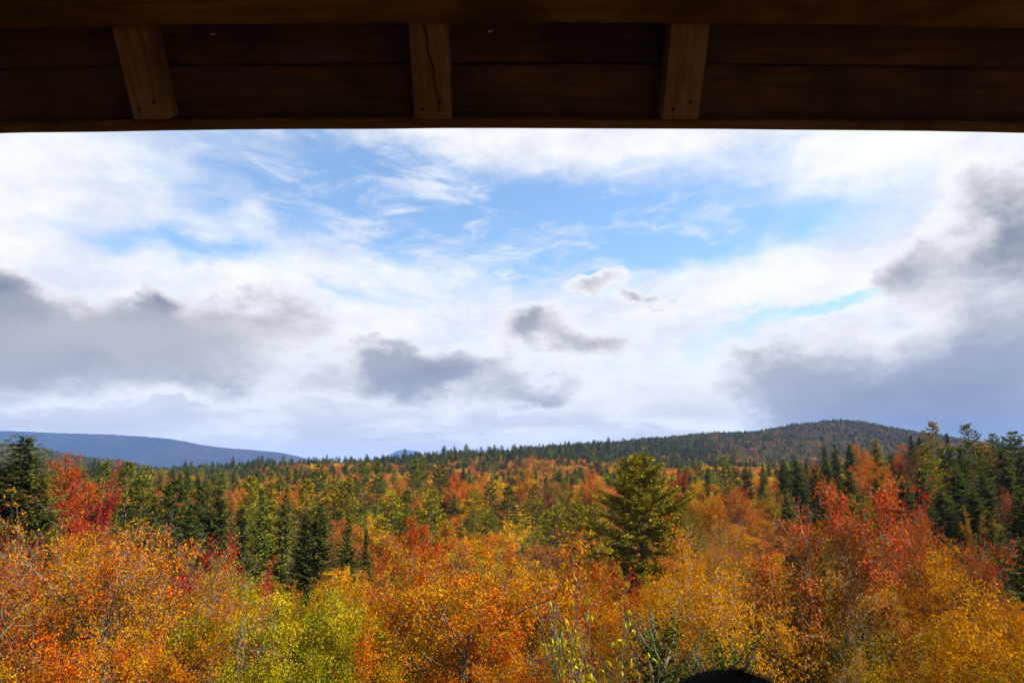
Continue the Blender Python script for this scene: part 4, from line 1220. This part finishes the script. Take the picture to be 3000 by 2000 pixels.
def build_shelter():
    e = EYE
    floor = e.z - 1.65
    root = empty('lookout_shelter', (0, 0, gz(0, 0)))
    tag(root, 'dark brown timber lookout shelter, its beam, rafters and eave overhead', 'shelter')
    inv = Vector((0, 0, -gz(0, 0)))

    def part(name, me, m, loc, rx=0.0, parent=None):
        o = link(name, me, parent or root, m)
        o.location = (Vector(loc) + inv) if parent is None else loc
        o.rotation_euler = (rx, 0, 0)
        return o

    # header beam close above the camera
    by, bz = 1.20, 0.862
    part('beam', box_mesh('beam', 9.0, 0.15, 0.16, 60, 0.0125, 0.006, rough=0.0012, seed=3), 'timber_beam', (0, by - 0.075, e.z + bz + 0.08))
    # sloping roof: local frame t down the slope, n outwards
    sl = math.atan(1.3)
    dt = Vector((0, math.cos(sl), -math.sin(sl))); dn = Vector((0, math.sin(sl), math.cos(sl)))
    P0 = e + Vector((0, by, bz + 0.012))
    rx = -sl                       # turns local +y into the slope direction

    def put(name, me, m, x, t, n, parent=None):
        p = P0 + dt * t + dn * n
        return part(name, me, m, (x, p.y, p.z), rx, parent)
    Lr, tail = 3.0, 0.190
    raft_x = [-0.757 - 0.60 * k for k in range(5, 0, -1)] + [-0.757, -0.166, 0.353] + [0.353 + 0.60 * k for k in range(2, 7)]
    wid = {-0.757: 0.068, -0.166: 0.076, 0.353: 0.075}
    for i, x in enumerate(raft_x):
        w = wid.get(x, 0.078)
        me = box_mesh('rafter', w, Lr, 0.06, 3, 0.0, 0.004, rough=0.0010, seed=20 + i)
        r = put('rafter', me, 'timber_rafter', x, tail - Lr / 2, 0.03)
        for (nx, ny) in ((-0.018, 0.020), (0.016, 0.034)):
            nh = link('nail_head', box_mesh('nail_head', 0.0055, 0.0055, 0.002, 1, 0, 0.001), r, 'crack_shadow')
            nh.location = (nx, Lr / 2 - ny, -0.0312)
        if x == -0.166:
            V, Fc = [], []
            for k in range(15):
                f = k / 14
                cx = -0.016 + 0.034 * f + 0.003 * math.sin(f * 23); hw = 0.0011 * math.sin(math.pi * min(f * 1.1 + 0.05, 1)) + 0.0003
                y = Lr / 2 - 0.235 + 0.22 * f
                V += [(cx - hw, y, -0.0335), (cx + hw, y, -0.0335), (cx, y, -0.027)]
            for k in range(14):
                a = 3 * k
                Fc += [(a, a + 1, a + 4, a + 3), (a + 1, a + 2, a + 5, a + 4), (a + 2, a, a + 3, a + 5)]
            cm = bpy.data.meshes.new('crack'); cm.from_pydata(V, [], Fc); cm.update()
            part('crack', cm, 'crack_shadow', (0, 0, 0), 0.0, r)
    # boards under the roof, one lapping the next
    bw = 0.128
    t = 0.216
    k = 0
    while t > -3.0:
        me = box_mesh('roof_board', 9.0, bw, 0.022, 60, 0.0, 0.004, bowy=0.0085, rough=0.0010, seed=70 + k)
        put('roof_board', me, 'timber_board', 0, t - bw / 2, 0.0775 + (0.003 if k % 2 else 0.0))
        t -= bw + 0.0012
        k += 1
    # eave strip below the rafter ends
    put('eave_strip', box_mesh('eave_strip', 9.0, 0.022, 0.03, 60, 0.0, 0.005, bowy=0.0085, rough=0.0012, seed=150), 'timber_beam', 0, 0.216 - 0.0125, 0.050)
    put('added_roof_cover', box_mesh('added_roof_cover', 9.2, 3.26, 0.03, 8, 0.0, 0.005, bowy=0.0085), 'shingle', 0, 0.207 - 1.63, 0.112)  # outer cover added out of view to block light above the boards
    for (fx, ft) in ((-0.62, 0.035), (-0.045, 0.03)):
        put('paint_fleck', box_mesh('paint_fleck', 0.010, 0.004, 0.003, 1, 0, 0.0008), 'pale_fleck', fx, ft - 0.005, 0.0645)
    # rear slope added to keep the underside dark; floor, posts and railing: behind and below the picture
    rid = P0 + dt * -3.05
    for k in range(24):
        o = link('roof_board', bpy.data.meshes['roof_board'], root, None)
        p = rid + Vector((0, -math.cos(sl), -math.sin(sl))) * (0.07 + 0.134 * k) + Vector((0, -math.sin(sl), math.cos(sl))) * 0.118
        o.location = p + inv; o.rotation_euler = (sl, 0, 0)
    pm = box_mesh('post', 0.16, 0.16, 1.0, 1, 0, 0.01)
    for x in (-3.4, 3.4):
        for (y, topz) in ((by - 0.075, e.z + bz - 0.075), (-1.9, e.z + bz - 0.075)):
            o = link('post', pm, root, 'timber_beam')
            zb = gz(x, y) - 0.4
            o.location = Vector((x, y, (topz + zb) / 2)) + inv; o.scale = (1, 1, topz - zb)
    part('beam', box_mesh('rear_beam', 9.0, 0.15, 0.16, 1), 'timber_beam', (0, -1.9, e.z + bz + 0.08))
    fm = box_mesh('floor_board', 7.4, 0.138, 0.036, 1)
    for k in range(26):
        o = link('floor_board', fm, root, 'timber_board')
        o.location = Vector((0, 1.30 - 0.142 * k, floor - 0.018)) + inv
    jm = box_mesh('joist', 0.06, 3.7, 0.2, 1)
    for x in (-3.2, -1.6, 0, 1.6, 3.2):
        part('joist', jm, 'timber_beam', (x, -0.48, floor - 0.138))
    for z, nm in ((1.02, 'top_rail'), (0.55, 'middle_rail'), (0.15, 'bottom_rail')):
        part(nm, box_mesh(nm, 6.6, 0.05, 0.11, 1), 'timber_beam', (0, 1.28, floor + z))


build_shelter()


# ------------------------------------------------------------------ person in front, only the dark knit cap in the picture
def skin_body(name, chain, edges, m, parent, sub=2):
    me = bpy.data.meshes.new(name)
    me.from_pydata([c[0] for c in chain], edges, [])
    o = bpy.data.objects.new(name, me)
    COL.objects.link(o)
    o.modifiers.new('skin', 'SKIN')
    for v, c in zip(me.skin_vertices[0].data, chain):
        v.radius = c[1]
    me.skin_vertices[0].data[0].use_root = True
    o.modifiers.new('sub', 'SUBSURF').levels = sub
    o.modifiers['sub'].render_levels = sub
    dg = bpy.context.evaluated_depsgraph_get()
    full = bpy.data.meshes.new_from_object(o.evaluated_get(dg))
    COL.objects.unlink(o)
    bpy.data.objects.remove(o)
    for p in full.polygons: p.use_smooth = True
    full.materials.clear()
    q = link(name, full, parent, m)
    return q


def build_person():
    top = EYE + Vector((0.268, 0.862, -0.232))
    fl = EYE.z - 1.65
    root = empty('person', (top.x, top.y - 0.02, fl))
    tag(root, 'person in a dark fuzzy knit cap looking out, just the cap top visible', 'person')
    h = top.z - fl          # 1.42 m to the top of the cap
    k = h / 1.42
    # body leaning on the rail: pelvis, spine, neck, head, arms, legs
    C = [((0, -0.05, 0.74), (0.13, 0.10)), ((0, -0.02, 0.90), (0.125, 0.095)), ((0, 0.01, 1.06), (0.15, 0.10)), ((0, 0.01, 1.12), (0.06, 0.055)), ((0, 0.015, 1.18), (0.05, 0.05)),
         ((0, 0.03, 1.25), (0.075, 0.085)), ((0, 0.03, 1.33), (0.078, 0.09)),
         ((-0.17, 0.02, 1.06), (0.055, 0.055)), ((-0.21, 0.14, 0.90), (0.045, 0.045)), ((-0.13, 0.34, 1.00), (0.034, 0.034)),
         ((0.17, 0.02, 1.06), (0.055, 0.055)), ((0.21, 0.14, 0.90), (0.045, 0.045)), ((0.13, 0.34, 1.00), (0.034, 0.034)),
         ((-0.09, -0.06, 0.68), (0.085, 0.085)), ((-0.10, -0.03, 0.38), (0.06, 0.06)), ((-0.10, -0.06, 0.07), (0.042, 0.042)), ((-0.11, 0.07, 0.03), (0.04, 0.03)),
         ((0.09, -0.06, 0.68), (0.085, 0.085)), ((0.10, -0.03, 0.38), (0.06, 0.06)), ((0.10, -0.06, 0.07), (0.042, 0.042)), ((0.11, 0.07, 0.03), (0.04, 0.03))]
    E = [(0, 1), (1, 2), (2, 3), (3, 4), (4, 5), (5, 6), (2, 7), (7, 8), (8, 9), (2, 10), (10, 11), (11, 12), (0, 13), (13, 14), (14, 15), (15, 16), (0, 17), (17, 18), (18, 19), (19, 20)]
    C = [(tuple(v * k for v in p), r) for p, r in C]
    b = skin_body('body', C, E, 'skin', root)
    # coat and trousers drawn over the body
    Cc = [(C[i][0], (C[i][1][0] * 1.18, C[i][1][1] * 1.18)) for i in (0, 1, 2)] + [(C[i][0], tuple(r * 1.25 for r in C[i][1])) for i in (7, 8)] + [((-0.155 * k, 0.29 * k, 0.975 * k), (0.044, 0.044))] \
        + [(C[i][0], tuple(r * 1.25 for r in C[i][1])) for i in (10, 11)] + [((0.155 * k, 0.29 * k, 0.975 * k), (0.044, 0.044))] + [((0, -0.05, 0.60 * k), (0.17, 0.14)), ((0, 0.01, 1.115 * k), (0.075, 0.07))]
    skin_body('coat', Cc, [(0, 1), (1, 2), (2, 3), (3, 4), (4, 5), (2, 6), (6, 7), (7, 8), (0, 9), (2, 10)], 'dark_coat', root)
    Ct = [((0, -0.05, 0.72 * k), (0.14, 0.11))] + [(C[i][0], tuple(r * 1.16 for r in C[i][1])) for i in (13, 14)] + [((-0.10, -0.055, 0.10 * k), (0.06, 0.06))] + [(C[i][0], tuple(r * 1.16 for r in C[i][1])) for i in (17, 18)] + [((0.10, -0.055, 0.10 * k), (0.06, 0.06))]
    skin_body('trousers', Ct, [(0, 1), (1, 2), (2, 3), (0, 4), (4, 5), (5, 6)], 'dark_trousers', root)
    for s in (-1, 1):
        skin_body('boot', [((0.10 * s, -0.075, 0.045), (0.05, 0.05)), ((0.105 * s, 0.0, 0.042), (0.048, 0.04)), ((0.11 * s, 0.085, 0.038), (0.045, 0.034))], [(0, 1), (1, 2)], 'boot', root)
    # fingers on the rail
    for s in (-1, 1):
        for j in range(4):
            x = s * (0.13 * k - 0.03 + 0.02 * j)
            skin_body('finger', [((x, 0.345 * k, 1.005 * k), (0.010, 0.010)), ((x, 0.385 * k, 1.01 * k), (0.009, 0.009)), ((x, 0.405 * k, 0.99 * k), (0.008, 0.008))], [(0, 1), (1, 2)], 'skin', root, 1)
        skin_body('thumb', [((s * 0.10 * k, 0.34 * k, 1.0 * k), (0.011, 0.011)), ((s * 0.085 * k, 0.37 * k, 1.0 * k), (0.010, 0.010)), ((s * 0.08 * k, 0.39 * k, 0.995 * k), (0.009, 0.009))], [(0, 1), (1, 2)], 'skin', root, 1)
    # knit cap: a dome a little flatter at one side, with rolled brim
    rg = random.Random(8)
    V, Fc = [], []
    nu, nv = 40, 18
    rows = [(0.110, 1.20), (0.124, 1.195), (0.132, 1.205), (0.132, 1.235), (0.126, 1.25)]
    for j in range(nv):
        a = j / (nv - 1) * (math.pi / 2)
        rows.append((0.128 * math.cos(a) + 0.0003, 1.27 + 0.148 * math.sin(a)))
    for (r, z) in rows:
        for i in range(nu):
            th = i / nu * 2 * math.pi
            w = 1 + 0.012 * math.sin(th * 3 + z * 20) + rg.uniform(-0.006, 0.006)
            V.append((r * w * math.cos(th) * 1.03 , 0.02 + r * w * math.sin(th) * 1.12, z * k - 0.09 * r * math.cos(th)))
    n = len(rows)
    for j in range(n - 1):
        for i in range(nu):
            Fc.append((j * nu + i, j * nu + (i + 1) % nu, (j + 1) * nu + (i + 1) % nu, (j + 1) * nu + i))
    me = bpy.data.meshes.new('knit_cap'); me.from_pydata(V, [], Fc); me.update()
    for p in me.polygons: p.use_smooth = True
    cap = link('knit_cap', me, root, 'black_wool')
    cap['label'] = 'black fuzzy knit cap at the bottom edge'
    # wool fibres standing off the cap
    rn = np.random.default_rng(3)
    Va = np.array(V); c = np.array([0, 0.02, 1.24 * k])
    top_i = np.where(Va[:, 2] > 1.22 * k)[0]
    q = rn.choice(top_i, 9000)
    q2 = np.minimum(q + 1, len(Va) - 1)
    P = Va[q] + (Va[q2] - Va[q]) * rn.random((len(q), 1)) * (np.linalg.norm(Va[q2] - Va[q], axis=1, keepdims=True) < 0.05)
    P = P + rn.normal(0, 0.0015, P.shape)
    A = unit(P - c) + rn.normal(0, 0.7, P.shape)
    Vf, Ff = diamonds(P, A, rn.normal(0, 1, P.shape), rn.uniform(0.003, 0.008, len(P)), 0.0003)
    link('wool_fuzz', np_mesh('wool_fuzz', Vf, Ff), cap, 'black_wool')['kind'] = 'stuff'


build_person()


# ------------------------------------------------------------------ air
def build_haze():
    m = bpy.data.materials.new('air')
    m.use_nodes = True
    T = NT(m.node_tree)
    pv = T.n('ShaderNodeVolumePrincipled')
    pv.inputs['Color'].default_value = (0.22, 0.44, 1.0, 1)
    pv.inputs['Density'].default_value = 5.0e-5
    pv.inputs['Anisotropy'].default_value = 0.0
    T.t.links.new(pv.outputs[0], T.n('ShaderNodeOutputMaterial').inputs['Volume'])
    MATS['air'] = m
    z0, z1 = -330.0, 560.0
    V = [(x, y, z) for z in (z0, z1) for y in (-18200, 18200) for x in (-18200, 18200)]
    Fc = [(0, 2, 3, 1), (4, 5, 7, 6), (0, 1, 5, 4), (2, 6, 7, 3), (0, 4, 6, 2), (1, 3, 7, 5)]
    me = bpy.data.meshes.new('haze'); me.from_pydata(V, [], Fc); me.update()
    o = link('haze', me, None, 'air')
    tag(o, 'thin blue autumn haze over the whole valley', kind='stuff')


build_haze()


# ------------------------------------------------------------------ labels for the trees that have none of their own
def label_trees():
    words = {'tree': 'maple', 'spruce': 'spruce', 'pine': 'pine', 'hemlock': 'hemlock', 'sapling': 'sapling'}
    LM = [(t['px'], t['py'], s) for t in TREES for s in [t['label']] if s]
    short = {'tall dark spruce with': 'the tall left spruce', 'red maple crown standing': 'the left red maple', 'dark pine with twin': 'the twin-topped pine', 'dark pointed spruce at': 'the dark front spruce',
             'olive-gold pine standing': 'the central olive pine', 'great spreading pine with': 'the great spreading pine', 'bright yellow small tree': 'the bright yellow tree', 'green pine alone above': 'the lone green pine',
             'yellowish pointed spruce among': 'the yellowish spruce', 'tallest pine on the': 'the tallest skyline pine', 'crooked dark pine on': 'the crooked skyline pine', 'broad green pine at': 'the broad right-hand pine',
             'dusky red round maple': 'the dusky red maple', 'tall half-bare orange maple': 'the tall half-bare maple', 'half-bare orange maple with': 'the pale-limbed maple', 'crimson young maple below': 'the crimson maple',
             'yellow-green leafy birch low': 'the yellow-green birch', 'big orange maple with': 'the big orange maple', 'fiery orange leafy crown': 'the fiery bottom crown', 'deep red maple in': 'the central red maple',
             'small deep red maple': 'the small red maple', 'young tree with long': 'the drooping yellow sapling', 'dark hemlock at the': 'the bottom hemlock', 'golden birch with a': 'the pale-trunked birch',
             'red-topped maple, green lower': 'the red and green maple', 'flame-red spiky maple right': 'the flame-red maple', 'dense golden beech filling': 'the golden corner beech', 'dark green spruce at': 'the right-edge spruce'}
    marks = []
    for px, py, s in LM:
        for k, v in short.items():
            if s.startswith(k): marks.append((px, py, v))
    zone_g = {'near': 'foreground autumn trees', 'fill': 'foreground autumn trees', 'mid': 'trees of the middle distance', 'midfill': 'trees of the middle distance', 'far': 'trees on the slope below the ridge'}
    todo = {}
    for t in TREES:
        t['o']['group'] = zone_g[t['zone']]
        if t['label']: continue
        m = min(marks, key=lambda q: (q[0] - t['px']) ** 2 + 2.2 * (q[1] - t['py']) ** 2)
        dx, dy = t['px'] - m[0], t['py'] - m[1]
        side = 'left of' if dx < 0 else 'right of'
        a = abs(math.degrees(math.atan2(dy, abs(dx))))
        far = abs(dx) + abs(dy)
        near = 'close ' if far < 90 else ('' if far < 220 else 'well ')
        if a > 62: where = ('below ' if dy > 0 else 'above ') + m[2]
        elif a > 28: where = ('low ' if dy > 0 else 'high ') + side + ' ' + m[2]
        else: where = (near + side + ' ' + m[2]).strip()
        kd = words[KIND[t['key']][1]]
        if kd == 'maple' and t['key'] in ('dense', 'dense2'): kd = 'leafy tree'
        size = {'near': '', 'fill': '', 'mid': '', 'midfill': '', 'far': 'distant '}[t['zone']]
        lab = f"{size}{WORD[t['col']]} {kd} {where}"
        todo.setdefault(lab, []).append(t)
    ordw = ['first', 'second', 'third', 'fourth', 'fifth', 'sixth', 'seventh', 'eighth', 'ninth', 'tenth', 'eleventh', 'twelfth']
    for lab, ts in todo.items():
        if len(ts) == 1:
            ts[0]['o']['label'] = lab
            continue
        ts.sort(key=lambda t: t['px'])
        if len(ts) == 2:
            for t, w in zip(ts, ('left', 'right')): t['o']['label'] = f'{lab}, {w} one'
        else:
            for i, t in enumerate(ts):
                t['o']['label'] = f"{lab}, {ordw[min(i, 11)]} from left"


label_trees()
